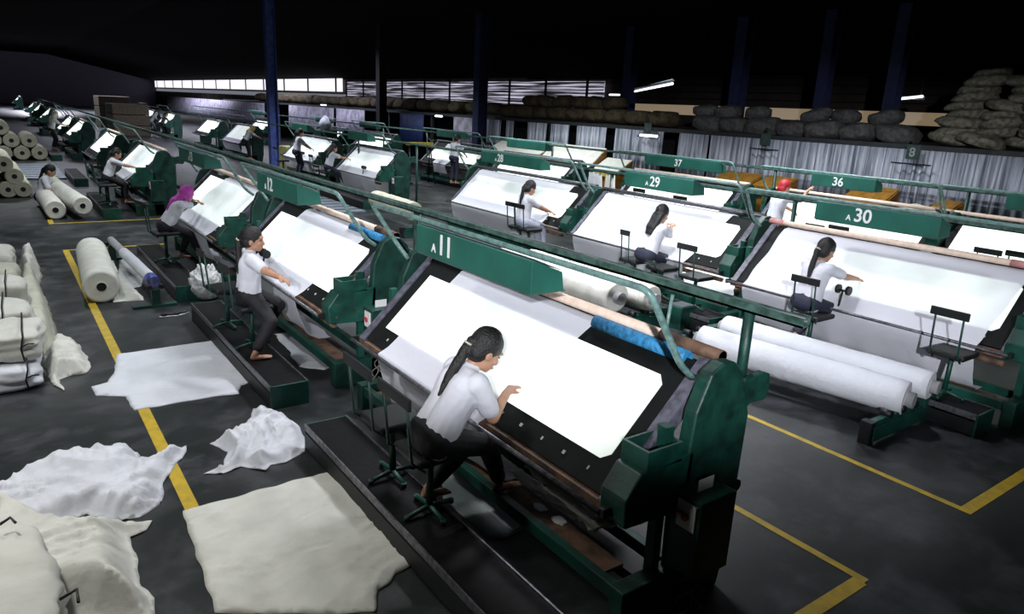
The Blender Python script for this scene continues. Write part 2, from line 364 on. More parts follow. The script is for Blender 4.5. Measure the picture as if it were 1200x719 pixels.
# ------------------------------------------------------------------ sacks
def lump(bm, rx, ry, rz, seed, sub=2, amp=.16):
    bmesh.ops.create_icosphere(bm, subdivisions=sub, radius=1)
    for v in bm.verts:
        c = v.co.copy(); n = noise.noise(c * 1.6 + V((seed, 0, 0))) * amp + noise.noise(c * 4 + V((0, seed, 0))) * amp * .5
        q = [math.copysign(abs(a) ** .72, a) for a in c]
        v.co = V((q[0] * rx, q[1] * ry, q[2] * rz)) * (1 + n)
def sack_mesh(name, rx, ry, rz, seed, m):
    bm = B(); lump(bm, rx, ry, rz, seed, 3); me = bpy.data.meshes.new(name)
    bm.to_mesh(me); bm.free(); me.materials.append(m)
    for p in me.polygons: p.use_smooth = True
    return me
grey = [sack_mesh('sack', .42, .55, .26, i * 7.3, MSACK) for i in range(4)]
brown = [sack_mesh('sack', .4, .55, .24, i * 5.1 + 2, MSACKB) for i in range(4)]
tan = [sack_mesh('sack', .5, .42, .13, i * 3.3 + 9, MSACKT) for i in range(6)]
def sack(me, loc, rz, label, group, rx=0, sc=1):
    o = bpy.data.objects.new('sack', me); link(o); o.location = loc; o.rotation_euler = (rx, 0, rz); o.scale = (sc, sc, sc)
    tag(o, label, 'sack', group)
y = 7.75
while y < 13.6:
    sc = random.uniform(.75, 1.0)
    sack(random.choice(grey), (15.4 + random.uniform(-.1, .1), y, 2.36 + .22 * sc), random.uniform(-.3, .3), 'stuffed grey sack on the deck above signs 7 and 8', 'grey sacks on the storage deck', sc=sc, rx=random.uniform(-.15, .15))
    y += 1.02 * sc
for yy in (8.1, 9.0, 9.7, 11.3, 12.2, 12.9):
    sack(random.choice(grey), (15.5, yy, 2.36 + .50), random.uniform(-.6, .6), 'grey sack on the upper layer of the deck row', 'upper grey sacks on the storage deck', sc=.62, rx=random.uniform(-.3, .3))
for k in range(9):
    sack(random.choice(brown), (15.5, 14.4 + k * .92, 2.60), random.uniform(-.3, .3), 'shadowy brown sack heaped on the deck left of sign 6', 'brown sacks on the storage deck', sc=random.uniform(.8, 1))
for k in range(6):
    sack(random.choice(brown), (15.55, 16.4 + k * .84 + random.uniform(-.1, .1), 2.97), random.uniform(-.4, .4), 'brown sack on the upper layer left of sign 6', 'upper brown sacks on the storage deck', sc=.8, rx=random.uniform(-.2, .2))
for k in range(24):
    sack(random.choice(brown), (15.5, 22.9 + k * 1.25, 2.64), random.uniform(-.3, .3), 'black looking sack on the far end of the deck', 'far dark sacks on the storage deck', sc=random.uniform(.9, 1.2))
for lay in range(9):
    for k in range(6):
        yy = 6.75 - k * .72 - lay * .06 + random.uniform(-.12, .12)
        sack(random.choice(tan), (15.35 + lay * .05 + random.uniform(-.12, .12), yy, 2.36 + .13 + lay * .155 + .02), random.uniform(-.6, .6),
             'tan woven sack in the tall stack at the right edge', 'tan sacks in the tall stack', rx=random.uniform(-.25, .25), sc=random.uniform(.75, 1.05))

# ------------------------------------------------------------------ inspection machine (built in row-one coordinates, centre 2.9, 3.92)
def tb(t, off=0):   # point on the sloping table, t metres up from its lower edge
    return (2.42 + .715 * t - .699 * off, .735 + .699 * t + .715 * off)
def strip(bm, t0, t1, y0, y1, o0, o1, mi=0):
    prism(bm, [tb(t0, o0), tb(t1, o0), tb(t1, o1), tb(t0, o1)], y0, y1, mi)
def machine(label, dx, dy, w=1.0, text=None, tpos=.17, hood=(3.2, 4.62), roller='peach', blue=None, detail=2, lit_top=.76, guard=True, counter=None, box_on=True, lamp_on=True, group=None, post=True):
    x0, y0 = 2.9, 3.92
    t = thing('inspection_machine', label, 'machine', (x0 + dx, y0 + dy, 0), 0, group)
    def sy(y): return (y - y0) * w
    def P(name, bm, m, smooth=False, parent=None):
        bmesh.ops.translate(bm, verts=bm.verts, vec=(-x0, 0, 0))
        return obj(name, bm, m, parent or t, smooth=smooth)
    bm = B(); strip(bm, 0, .92, sy(2.4), sy(5.44), -.05, 0); P('table_board', bm, MBOARD)
    # lit pane with clipped near corners
    bm = B(); c = .05
    pts = [(.167, sy(2.53) + c), (.167 + c * 0 + .0, sy(5.28)), (lit_top, sy(5.28)), (lit_top, sy(2.53) + c), (lit_top - c, sy(2.53)), (.167 + c, sy(2.53))]
    lo = [bm.verts.new((tb(a, .001)[0], b, tb(a, .001)[1])) for a, b in pts]; hi = [bm.verts.new((tb(a, .006)[0], b, tb(a, .006)[1])) for a, b in pts]
    bm.faces.new(lo); bm.faces.new(hi[::-1])
    for i in range(6): bm.faces.new((lo[i], lo[(i + 1) % 6], hi[(i + 1) % 6], hi[i]))
    P('light_pane', bm, MLIT if lamp_on else MIV)
    for (a, b) in ((2.33, 2.42), (5.42, 5.5)):
        bm = B(); strip(bm, -.03, .95, sy(a), sy(a) + (b - a), -.07, .02); bev(P('side_rail', bm, MSTG))
    bm = B(); tube(bm, [(2.325, sy(2.33), .715), (2.325, sy(5.52), .715)], .016, 8); P('front_rail', bm, MST)
    bm = B(); box(bm, 2.39, 2.43, sy(2.35), sy(5.5), .66, .72); P('table_lip', bm, MWOOD if detail > 1 else MBLK)
    for a in (2.3, 5.5):
        bm = B(); box(bm, 2.32, 2.42, sy(a), sy(a) + .03, .69, .74); P('rail_bracket', bm, MBLK)
    bm = B(); tube(bm, [(3.13, sy(2.3), 1.435), (3.13, sy(5.55), 1.435)], .034, 12)
    P('roller', bm, {'peach': MPEACH, 'steel': MST, 'pink': MPINK}[roller])
    if roller == 'peach' and detail > 1:
        for a, b in ((2.3, 2.75), (5.35, 5.55)):
            bm = B(); tube(bm, [(3.13, sy(a), 1.435), (3.13, sy(b), 1.435)], .038, 12); P('roller_sleeve', bm, MWOOD if not blue == 'pink' else MPINK)
    if detail > 0:
        bm = B(); tube(bm, [(3.42, sy(2.25), 1.22), (3.42, sy(5.6), 1.22)], .022, 8); tube(bm, [(3.36, sy(2.25), .6), (3.36, sy(5.6), .6)], .04, 8); P('back_roller', bm, MBLK)
        bm = B(); tube(bm, [(2.50, sy(2.4), .58), (2.50, sy(5.5), .58)], .03, 8); P('lower_roller', bm, MWOOD)
    for xx in (2.44, 2.87):
        bm = B(); box(bm, xx, xx + .06, sy(2.3), sy(5.55), .15, .235); bev(P('base_bar', bm, MG), .005)
    bm = B(); box(bm, 2.505, 2.67, sy(2.45), sy(5.45), .185, .205); P('foot_plank', bm, MWOOD)
    if detail > 0:
        bm = B(); box(bm, 2.70, 2.76, sy(2.4), sy(5.5), .08, .15); P('inner_bar', bm, MBLK)
    for a in (2.2, 5.53):
        bm = B(); ya = sy(a); box(bm, 2.42, 3.0, ya, ya + .11, 0, .255); bev(P('end_beam', bm, MGD), .008)
    pl = [(2.80, 0), (2.78, .6), (2.84, 1.2), (2.93, 1.40), (3.02, 1.45), (3.12, 1.44), (3.2, 1.36), (3.30, 1.1), (3.28, .3), (3.22, 0)]
    for a in (2.2, 5.56):
        ya = sy(a); bm = B(); prism(bm, pl, ya, ya + .09); o = bev(P('side_plate', bm, MGD), .015, 3)
        if detail > 0:
            bm = B(); prism(bm, [(3.2, 1.08), (3.34, 1.15), (3.46, 1.14), (3.5, 1.2), (3.48, 1.30), (3.42, 1.32), (3.2, 1.28)], ya + .02, ya + .07); bev(P('bracket_arm', bm, MGD), .008)
    for a in (2.27, 5.5):
        bm = B(); box(bm, 2.70, 2.76, sy(a), sy(a) + .06, 0, 1.12); P('upright', bm, MG)
    # gear box with open cup on the near lower corner
    ya = sy(2.2)
    bm = B(); prism(bm, [(2.38, .66), (2.37, .82), (2.47, .95), (2.86, .98), (2.86, .72), (2.70, .64)], ya, ya + .19); gb = bev(P('gear_box', bm, MG), .01)
    bm = B()
    for a in ((2.5, 2.52, ya, ya + .19), (2.74, 2.76, ya, ya + .19), (2.52, 2.74, ya, ya + .015), (2.52, 2.74, ya + .175, ya + .19)): box(bm, *a, .95, 1.06)
    P('cup', bm, MG, parent=gb)
    if detail > 1:
        bm = B()
        for q in ((2.45, .72), (2.45, .84)): tube(bm, [(q[0], ya, q[1]), (q[0], ya - .008, q[1])], .012, 8)
        P('bolt', bm, MST, parent=gb)
    if box_on:
        ya = sy(2.2)
        bm = B(); box(bm, 2.72, 3.0, ya - .2, ya, .34, .80); cb = bev(P('control_box', bm, MGD), .008)
        bm = B(); box(bm, 2.71, 2.72, ya - .17, ya - .05, .62, .77); pp_ = P('switch_plate', bm, MWHP, parent=cb)
        bm = B(); tube(bm, [(2.712, ya - .11, .69), (2.695, ya - .11, .69)], .02, 10); box(bm, 2.695, 2.712, ya - .125, ya - .06, .70, .712); P('switch_knob', bm, MREDP, parent=cb)
        if detail > 1:
            bm = B(); box(bm, 2.80, 2.92, ya - .10, ya - .098, .80, .87); P('paper_slip', bm, MWHP, parent=cb)
            bm = B()
            for k in range(4):
                pts = []
                for i in range(9):
                    s = i / 8; pts.append((2.80 + .03 * k + .05 * math.sin(s * 5 + k), ya - .1 + .05 * math.sin(s * 7 + 2 * k), .36 - s * .34 * (1 - .1 * k)))
                tube(bm, pts, .007, 6)
            P('cable', bm, mat('dusty_cable', (.22, .2, .18), .8), parent=cb)
    # guard pipe and lamp hood
    if guard:
        ya, yb = sy(2.3), sy(5.6)
        def arc(pts, k=4):
            out = [V(pts[0])]
            for a, b, c_ in zip(pts, pts[1:], pts[2:]):
                a, b, c_ = V(a), V(b), V(c_); d1 = (a - b).normalized() * .07; d2 = (c_ - b).normalized() * .07
                for i in range(k + 1):
                    s = i / k; out.append((b + d1) * (1 - s) ** 2 + b * 2 * s * (1 - s) + (b + d2) * s * s)
            out.append(V(pts[-1])); return out
        bm = B(); tube(bm, arc([(2.9, ya, 1.36), (2.79, ya, 1.44), (2.54, ya + .04, 1.87), (2.54, yb - .04, 1.87), (2.80, yb, 1.5), (2.86, yb - .1, 1.38)]), .019, 8)
        P('guard_pipe', bm, MPIPE, True)
    if hood:
        h0, h1 = sy(hood[0]), sy(hood[1])
        bm = B(); prism(bm, [(2.467, 1.645), (2.467, 1.845), (2.485, 1.852), (2.70, 1.765), (2.72, 1.645)], h0, h1); hd = bev(P('lamp_hood', bm, MGH), .004)
        bm = B(); prism(bm, [(2.49, 1.856), (2.49, 1.861), (2.69, 1.780), (2.69, 1.775)], h0 + .01, h1 - .01); P('hood_top', bm, MPVC2, parent=hd)
        bm = B(); box(bm, 2.47, 2.75, h0 + .02, h1 - .02, 1.638, 1.644); P('hood_rim', bm, MPVC, parent=hd)
        if text:
            L = h1 - h0; yy = h1 - L * tpos
            bm = B()
            if text[0] == 'A':
                merge(bm, place_text(text_bm('A', .085), (2.462, yy, 1.69)))
                merge(bm, place_text(text_bm(text[1:], .2), (2.462, yy - .085, 1.69)))
            else: merge(bm, place_text(text_bm(text, .2), (2.462, yy, 1.68)))
            P('number', bm, MWLET, parent=hd)
    if detail > 1:
        for k in range(13):
            yy = sy(2.6) + k * .21
            bm = B(); prism(bm, [tb(.075, .002), tb(.098, .002), tb(.098, .007), tb(.075, .007)], yy, yy + .012 + .008 * (k % 2)); P('scale_mark', bm, MIVG)
    if blue == 'blue':
        bm = B(); tube(bm, [(3.085, sy(2.5), 1.372), (3.085, sy(3.28), 1.372)], [.045, .05], 12); P('blue_wrap', bm, MBLUE)
    if counter is not None:
        cy = sy(counter); q = tb(.13, 0)
        bm = B(); tube(bm, [(2.40, cy, .72), (2.44, cy, .92)], .012, 8); tube(bm, [(2.44, cy - .06, .92), (2.44, cy + .05, .92)], .012, 8); hc = P('length_counter', bm, MBLK)
        for d in (-.07, .05):
            bm = B(); tube(bm, [(2.44, cy + d - .012, .93), (2.44, cy + d + .02, .93)], .05, 14); P('wheel', bm, MBLK, parent=hc)
    return t
def cloth_on(label, dx, dy, ya0, ya1, yb0, yb1, w=1.0, hang=.25, m=None, group=None, back=True, seed=0, tstart=None):
    """sheet of cloth over the roller, down the table, over the front rail; a = top y range, b = bottom y range"""
    x0, y0 = 2.9, 3.92
    prof = []
    if back: prof += [(3.33, .75), (3.31, .85), (3.29, .95), (3.26, 1.1), (3.22, 1.25), (3.17, 1.36), (3.125, 1.39)]
    top = .90 if tstart is None else tstart
    n = 12
    for i in range(n + 1):
        t = top + (-.035 - top) * i / n; prof.append(tb(t, .013 if i < n else .03))
    if hang is not None:
        prof += [(2.358, .725), (2.355, .69)]
        z = .62
        while z > hang: prof.append((2.36 + .25 * ((.69 - z) / .6) ** 1.5, z)); z -= .07
        if hang < .3: prof += [(2.60, .22), (2.68, .215), (2.74, .217)]
    bm = B(); ny = max(8, int(abs(ya1 - ya0) * w / .05)); rows = []
    for j, (x, z) in enumerate(prof):
        s = min(1, max(0, (1.48 - z) / .8)) if j > 5 or not back else 0
        a = ya0 + (yb0 - ya0) * s; b = ya1 + (yb1 - ya1) * s; row = []
        for i in range(ny + 1):
            y = a + (b - a) * i / ny; hangf = max(0, (.66 - z) / .45) if j > 8 else 0
            nx = hangf * .035 * noise.noise(V((y * 4 + seed, z * 1.3, 1))) * (1.6)
            edge = .02 * noise.noise(V((z * 5, seed, i // (ny / 1.01))))
            row.append(bm.verts.new((x - x0 + nx, (y - y0) * w + edge, z + (.004 * noise.noise(V((y * 6, j, seed))) if j < len(prof) - 3 else .01 * noise.noise(V((y * 9, j, seed)))))))
        rows.append(row)
    for a, b in zip(rows, rows[1:]):
        for i in range(ny): bm.faces.new((a[i], a[i + 1], b[i + 1], b[i]))
    o = obj('inspected_cloth', bm, m or MCT, smooth=True); o.location = (x0 + dx, y0 + dy, 0)
    tag(o, label, 'cloth', group); return o
def platform(label, dx, dy, ya=2.0, yb=5.1, group=None, xa=1.74, xb=2.09):
    t = thing('work_platform', label, 'platform', (1.9 + dx, (ya + yb) / 2 + dy, 0), 0, group)
    h = (yb - ya) / 2; a, b = xa - 1.9, xb - 1.9
    bm = B(); box(bm, a + .02, b - .02, -h + .02, h - .02, .19, .218); obj('tread', bm, MTOP, t)
    for x in (a, b - .025):
        bm = B(); box(bm, x + (.013 if x > a else 0), x + (.025 if x > a else .012), -h + .01, h - .01, .17, .224); obj('edge_rail', bm, MST, t)
        bm = B(); box(bm, x, x + .02, -h + .02, h - .02, .02, .15); obj('side_board', bm, MBLK, t)
    for y in (-h, h - .02):
        bm = B(); box(bm, a, b, y, y + .02, 0, .22); bev(obj('end_plate', bm, MGD if 0 else MG, t), .004)
    return t

# chairs ---------------------------------------------------------------
def chair(label, x, y, z=.223, rz=0, group=None, back=1.0, H=.44, wide=.32):
    t = thing('work_chair', label, 'chair', (x, y, z), rz, group)
    bm = B(); tube(bm, [(-.17, -.02, .02), (0, 0, .045), (.17, .02, .02)], .016, 8); tube(bm, [(0, -.17, .02), (0, 0, .045), (0, .17, .02)], .016, 8)
    for q in ((-.17, -.02), (.17, .02), (0, -.17), (0, .17)): tube(bm, [(q[0], q[1], 0), (q[0], q[1], .03)], .018, 8)
    obj('foot_frame', bm, MG, t)
    bm = B(); tube(bm, [(0, 0, .04), (0, 0, H - .03)], .024, 10); obj('pedestal', bm, MG, t)
    bm = B(); box(bm, -.17, .17, -.17, .17, H - .035, H + .02); bev(obj('seat', bm, MBLK, t), .02, 3)
    for s in (-1, 1):
        bm = B(); tube(bm, [(-.12, s * wide * .36, H - .06), (-.21, s * wide * .36, H + .02), (-.245, s * wide * .36, H + .43 * back)], .010, 6); obj('back_post', bm, MGD, t)
    bm = B(); box(bm, -.26, -.24, -wide / 2, wide / 2, H + .37 * back, H + .45 * back); bev(obj('backrest', bm, MBLK, t), .012, 3)
    return t

# ------------------------------------------------------------------ people
def capsule(bm, p0, p1, r0, r1, n=14, flat=None):
    p0, p1 = V(p0), V(p1); d = p1 - p0; L = max(d.length, 1e-5); d = d / L; u, w = frame(d)
    rings = []
    for k in range(1, 5):
        a = PI / 2 * k / 4; rings.append((p0 - d * r0 * math.cos(a), r0 * math.sin(a)))
    for k in range(4, 0, -1):
        a = PI / 2 * k / 4; rings.append((p1 + d * r1 * math.cos(a), r1 * math.sin(a)))
    vv = [[bm.verts.new(c + (u * math.cos(2 * PI * i / n) + w * math.sin(2 * PI * i / n)) * r) for i in range(n)] for c, r in rings]
    a0 = bm.verts.new(p0 - d * r0); a1 = bm.verts.new(p1 + d * r1)
    for a, b in zip(vv, vv[1:]):
        for i in range(n): bm.faces.new((a[i], a[(i + 1) % n], b[(i + 1) % n], b[i]))
    for i in range(n):
        bm.faces.new((a0, vv[0][(i + 1) % n], vv[0][i])); bm.faces.new((a1, vv[-1][i], vv[-1][(i + 1) % n]))
def ell(bm, c, r, rot=None):
    m = Matrix.Translation(V(c)) @ (rot.to_4x4() if rot else Matrix.Identity(4)) @ Matrix.Diagonal((*r, 1))
    bmesh.ops.create_icosphere(bm, subdivisions=3, radius=1, matrix=m)

def blob(name, bm, vox, m, parent, sm=3, wrinkle=0):
    bmesh.ops.recalc_face_normals(bm, faces=bm.faces)
    me = bpy.data.meshes.new(name); bm.to_mesh(me); bm.free()
    o = bpy.data.objects.new(name, me); TS.collection.objects.link(o)
    r = o.modifiers.new('r', 'REMESH'); r.mode = 'VOXEL'; r.voxel_size = vox
    s = o.modifiers.new('s', 'SMOOTH'); s.iterations = sm; s.factor = .5
    vl = TS.view_layers[0]; vl.update()
    me2 = bpy.data.meshes.new_from_object(o.evaluated_get(vl.depsgraph))
    bpy.data.objects.remove(o); bpy.data.meshes.remove(me)
    if wrinkle:
        nn = [v.normal.copy() for v in me2.vertices]
        for v, n_ in zip(me2.vertices, nn):
            c = v.co.copy(); v.co = c + n_ * wrinkle * (noise.noise(V((c.x * 14, c.y * 14, c.z * 9))) + .6 * noise.noise(c * 30))
    me2.materials.clear(); me2.materials.append(m)
    for p in me2.polygons: p.use_smooth = True
    o = bpy.data.objects.new(name, me2); return link(o, parent)
def ik(a, b, l1, l2, pole):
    a, b, pole = V(a), V(b), V(pole); d = b - a; L = min(d.length, (l1 + l2) * .995); dn = d.normalized(); b = a + dn * L
    x = (l1 * l1 - l2 * l2 + L * L) / (2 * L); h = math.sqrt(max(0, l1 * l1 - x * x))
    p = (pole - dn * pole.dot(dn)).normalized(); return a + dn * x + p * h, b
def person(label, hip, yaw, lean, handR, handL, footR, footL, s=.87, head_pitch=.45, head_yaw=0, hair='pony', hairm=None, trou=None, vox=.009, shoes=None, side=0, sleeves='short', kneepole=(1, 0, .8), shirt=None, dress=False, cat='person', g=1.14):
    """all targets in the figure's own frame (facing +x), metres from the hip's ground point"""
    t = thing('person', label, cat, (hip[0], hip[1], 0), yaw)
    sb = s; G = s * g
    hz = hip[2]; Hp = V((0, 0, hz)); up = V((math.sin(lean), side, math.cos(lean))).normalized(); fw = V((math.cos(lean), 0, -math.sin(lean))); lt = V((0, 1, 0))
    W = lambda a, b, c: Hp + fw * a * s + lt * b * s + up * c * s
    waist = W(.0, 0, .18); chest = W(.005, 0, .36); neck = W(.01, 0, .49)
    hp = head_pitch; hf = (Matrix.Rotation(head_yaw, 3, 'Z') @ V((math.cos(hp), 0, -math.sin(hp)))).normalized(); hl = V((0, 0, 1)).cross(hf).normalized(); hu = hf.cross(hl).normalized()
    hcn = neck + up * .075 * s + hu * .085 * s + hf * .025 * s
    hs = 1.17
    HD = lambda a, b, c: hcn + (hf * a + hl * b + hu * c) * s * hs
    hrot = Matrix((hf, hl, hu)).transposed()
    arms = []; 
    for sg, hand in ((-1, handR), (1, handL)):
        sh = W(0, sg * .165, .445); hand = V(hand); e, h = ik(sh, hand, .27 * s, .235 * s, V((-.35, sg * .55, -1))); arms.append((sg, sh, e, h))
    legs = []
    for sg, foot in ((-1, footR), (1, footL)):
        hj = Hp + V((0.02, sg * .085, -.01)) * s; k, f_ = ik(hj, V(foot) + V((-.03, 0, .075 * s)), .40 * s, .39 * s, V(kneepole)); legs.append((sg, hj, k, f_))
    bm = B()
    # trunk
    capsule(bm, Hp + V((-.02, .06, .0)) * s, Hp + V((-.02, -.06, 0)) * s, .105 * G, .105 * G)
    for sg in (-1, 1):
        capsule(bm, W(-.01, sg * .06, .02), W(0, sg * .055, .2), .095 * G, .085 * G); capsule(bm, W(0, sg * .05, .2), W(0, sg * .07, .38), .085 * G, .09 * G)
        capsule(bm, W(0, sg * .03, .43), W(0, sg * .155, .435), .065 * s, .052 * s)
    capsule(bm, W(0, 0, .42), neck + up * .08 * s, .055 * s, .045 * s)
    # head
    ell(bm, HD(-.005, 0, .02), (.098 * s * hs, .078 * s * hs, .10 * s * hs), hrot); ell(bm, HD(.028, 0, -.045), (.062 * s * hs, .056 * s * hs, .068 * s * hs), hrot)
    ell(bm, HD(.068, 0, -.092), (.022 * s * hs, .025 * s * hs, .018 * s * hs), hrot)
    capsule(bm, HD(.088, 0, .012), HD(.108, 0, -.032), .008 * s * hs, .014 * s * hs); ell(bm, HD(.092, 0, -.062), (.012 * s * hs, .024 * s * hs, .008 * s * hs), hrot); ell(bm, HD(.089, 0, -.074), (.012 * s * hs, .02 * s * hs, .008 * s * hs), hrot)
    ell(bm, HD(.082, 0, .03), (.02 * s * hs, .055 * s * hs, .012 * s * hs), hrot)
    for sg in (-1, 1): ell(bm, HD(-.005, sg * .080, -.02), (.018 * s * hs, .009 * s * hs, .030 * s * hs), hrot); ell(bm, HD(.065, sg * .038, -.03), (.028 * s * hs, .02 * s * hs, .02 * s * hs), hrot)
    fine = vox < .012
    for sg, sh, e, h in arms:
        capsule(bm, sh, e, .045 * G, .037 * G); capsule(bm, e, h, .038 * G, .024 * G)
        d = (h - e).normalized(); d = (d + V((.25, 0, -.15))).normalized(); side_ = d.cross(V((0, 0, 1))).normalized() * -sg; nrm = d.cross(side_).normalized()
        if nrm.z > 0: nrm = -nrm
        # palm
        for o_ in (-.026, -.009, .009, .026): capsule(bm, h + side_ * o_ * .7 * s, h + d * .085 * s + side_ * o_ * s, .014 * s, .0125 * s, 8)
        for k, (o_, L) in enumerate(((-.029, .062), (-.010, .074), (.010, .080), (.029, .070))):
            b0 = h + d * .088 * s + side_ * o_ * s; d1 = (d + nrm * (.3 + .1 * (3 - k))).normalized(); d2 = (d + nrm * (1.0 + .15 * (3 - k))).normalized()
            rr = .0098 * s if fine else .012 * s
            b1 = b0 + d1 * L * .5 * s; capsule(bm, b0, b1, rr, rr * .95, 8); capsule(bm, b1, b1 + d2 * L * .5 * s, rr * .95, rr * .8, 8)
        th = h + d * .025 * s + side_ * .022 * s; t1 = th + (d * .7 + side_ * .75 + nrm * .3).normalized() * .04 * s
        capsule(bm, th, t1, .013 * s, .011 * s, 8); capsule(bm, t1, t1 + (d + side_ * .15 + nrm * .5).normalized() * .032 * s, .011 * s, .009 * s, 8)
    for sg, hj, k, f_ in legs:
        capsule(bm, hj, k, .078 * s, .052 * s); capsule(bm, k, k + (f_ - k) * .35 , .052 * s, .052 * s); capsule(bm, k + (f_ - k) * .3, f_, .052 * s, .033 * s)
        g = f_ - V((0, 0, .052 * s)); capsule(bm, f_, g + V((-.03, 0, .006)) * s, .033 * s, .026 * s); capsule(bm, g + V((-.02, 0, .004)) * s, g + V((.13, -sg * .0, .0)) * s, .03 * s, .024 * s)
        for q in range(3): capsule(bm, g + V((.10, (q - 1) * .024, 0)) * s, g + V((.165 - .006 * q * sg, (q - 1) * .026, -.006)) * s, .018 * s, .012 * s, 8)
    blob('body', bm, vox, MSKIN, t, 3)
    # shirt
    bm = B()
    for sg in (-1, 1):
        capsule(bm, W(-.01, sg * .068, -.02), W(0, sg * .055, .2), .105 * G, .098 * G); capsule(bm, W(0, sg * .055, .2), W(0, sg * .075, .375), .098 * G, .100 * G)
        capsule(bm, W(0, sg * .02, .435), W(0, sg * .16, .43), .068 * G, .062 * G)
    capsule(bm, W(0, 0, .43), W(.01, 0, .495), .066 * G, .052 * G)
    for sg, sh, e, h in arms:
        f = .74 if sleeves == 'short' else 1
        capsule(bm, sh, sh + (e - sh) * f, .062 * G, .058 * G)
        if sleeves == 'long': capsule(bm, e, e + (h - e) * .85, .052 * G, .04 * G)
    blob('shirt', bm, vox * 1.1, shirt or MSHIRT, t, 4, .004 * s)
    if sleeves == 'cuffs':
        for sg, sh, e, h in arms:
            bm = B(); capsule(bm, e + (h - e) * .05, e + (h - e) * .75, .046 * G, .036 * G); blob('sleeve_guard', bm, vox * 1.1, MTROU, t, 2)
    # trousers
    bm = B()
    capsule(bm, Hp + V((-.02, .065, -.0)) * s, Hp + V((-.02, -.065, 0)) * s, .113 * G, .113 * G)
    for sg, hj, k, f_ in legs:
        capsule(bm, hj, k, .09 * G, .064 * G); capsule(bm, k, k + (f_ - k) * .82, .064 * G, .048 * G)
    if dress:
        for sg, hj, k, f_ in legs: capsule(bm, k, f_, .08 * G, .09 * G)
    blob('trousers', bm, vox * 1.1, trou or MTROU, t, 4, .003 * s)
    # hair or scarf
    bm = B(); hm = hairm or MHAIR
    if hair == 'scarf':
        ell(bm, HD(-.012, 0, .025), (.104 * s * hs, .094 * s * hs, .113 * s * hs), hrot); ell(bm, HD(-.02, 0, -.05), (.085 * s * hs, .085 * s * hs, .08 * s * hs), hrot)
        capsule(bm, HD(-.03, 0, -.06), W(-.04, 0, .42), .085 * s, .10 * s); capsule(bm, W(-.05, 0, .44), W(-.07, 0, .28), .10 * s, .06 * s)
        capsule(bm, HD(.06, .045, -.075), W(.08, .05, .42), .03 * s, .045 * s); capsule(bm, HD(.06, -.045, -.075), W(.08, -.05, .42), .03 * s, .045 * s)
        o = blob('headscarf', bm, vox, hm, t, 3, .006 * s)
    else:
        ell(bm, HD(-.014, 0, .036), (.101 * s * hs, .088 * s * hs, .103 * s * hs), hrot); ell(bm, HD(-.045, 0, -.02), (.068 * s * hs, .082 * s * hs, .075 * s * hs), hrot)
        if hair == 'pony':
            a = HD(-.105, 0, .005); ell(bm, a, (.035 * s, .035 * s, .035 * s)); b = a + (-hf * .035 - V((0, 0, .05))) * s; c_ = W(-.105, -.0, .40); d_ = W(-.12, -.01, .26)
            capsule(bm, a, b, .026 * s, .034 * s); capsule(bm, b, c_, .036 * s, .036 * s); capsule(bm, c_, d_, .036 * s, .012 * s)
        elif hair == 'long':
            for q in (-.045, 0, .045): capsule(bm, HD(-.06, q, -.02), W(-.10, q, .40), .05 * s, .05 * s); capsule(bm, W(-.10, q, .40), W(-.115, q * .8, .31), .045 * s, .03 * s)
        o = blob('hair', bm, vox, hm, t, 2, .004 * s)
        if hair == 'pony' and fine:
            bm = B(); tube(bm, [a + (-hf * .022 - V((0, 0, .02))) * s, a + (-hf * .03 - V((0, 0, .035))) * s], .034 * s, 12); obj('hair_tie', bm, MIVG, t)
    if fine:
        for sg in (-1, 1):
            bm = B(); ell(bm, HD(.082, sg * .032, .006), (.009 * s, .014 * s, .006 * s), hrot); obj('eye', bm, MHAIR, t, smooth=True)
            bm = B(); capsule(bm, HD(.091, sg * .018, .030), HD(.080, sg * .048, .032), .004 * s, .003 * s, 6); obj('eyebrow', bm, MHAIR, t)
        bm = B(); ell(bm, HD(.097, 0, -.066), (.008 * s, .024 * s, .008 * s), hrot); obj('lips', bm, mat('lips', (.32, .10, .09), .5), t, smooth=True)
    if shoes:
        for sg, hj, k, f_ in legs:
            bm = B(); g = f_ - V((0, 0, .045 * s)); capsule(bm, g + V((-.03, 0, .01)) * s, g + V((.14, 0, -.004)) * s, .042 * s, .034 * s); capsule(bm, f_, g, .04 * s, .042 * s)
            blob('shoe', bm, vox, shoes, t, 2)
    return t

# ------------------------------------------------------------------ cloth heaps and flat sheets on the floor
def inside(p, poly):
    r = False; n = len(poly); j = n - 1
    for i in range(n):
        a, b = poly[i], poly[j]
        if (a[1] > p[1]) != (b[1] > p[1]) and p[0] < (b[0] - a[0]) * (p[1] - a[1]) / (b[1] - a[1]) + a[0]: r = not r
        j = i
    return r
def bdist(p, poly):
    m = 9; n = len(poly)
    for i in range(n):
        a = poly[i]; b = poly[(i + 1) % n]; ax, ay = a; bx, by = b; dx, dy = bx - ax, by - ay
        t = max(0, min(1, ((p[0] - ax) * dx + (p[1] - ay) * dy) / (dx * dx + dy * dy + 1e-12)))
        m = min(m, math.hypot(p[0] - ax - dx * t, p[1] - ay - dy * t))
    return m
import numpy as np
def bdists(pts, poly):
    P_ = np.array([tuple(p) for p in pts]); A = np.array([tuple(p) for p in poly]); Bq = np.roll(A, -1, 0); D = Bq - A; dd = (D ** 2).sum(1) + 1e-12
    out = np.empty(len(P_))
    for i in range(0, len(P_), 2000):
        q = P_[i:i + 2000, None, :] - A[None]; t = np.clip((q * D[None]).sum(2) / dd, 0, 1); out[i:i + 2000] = np.sqrt(((q - D[None] * t[..., None]) ** 2).sum(2)).min(1)
    return out
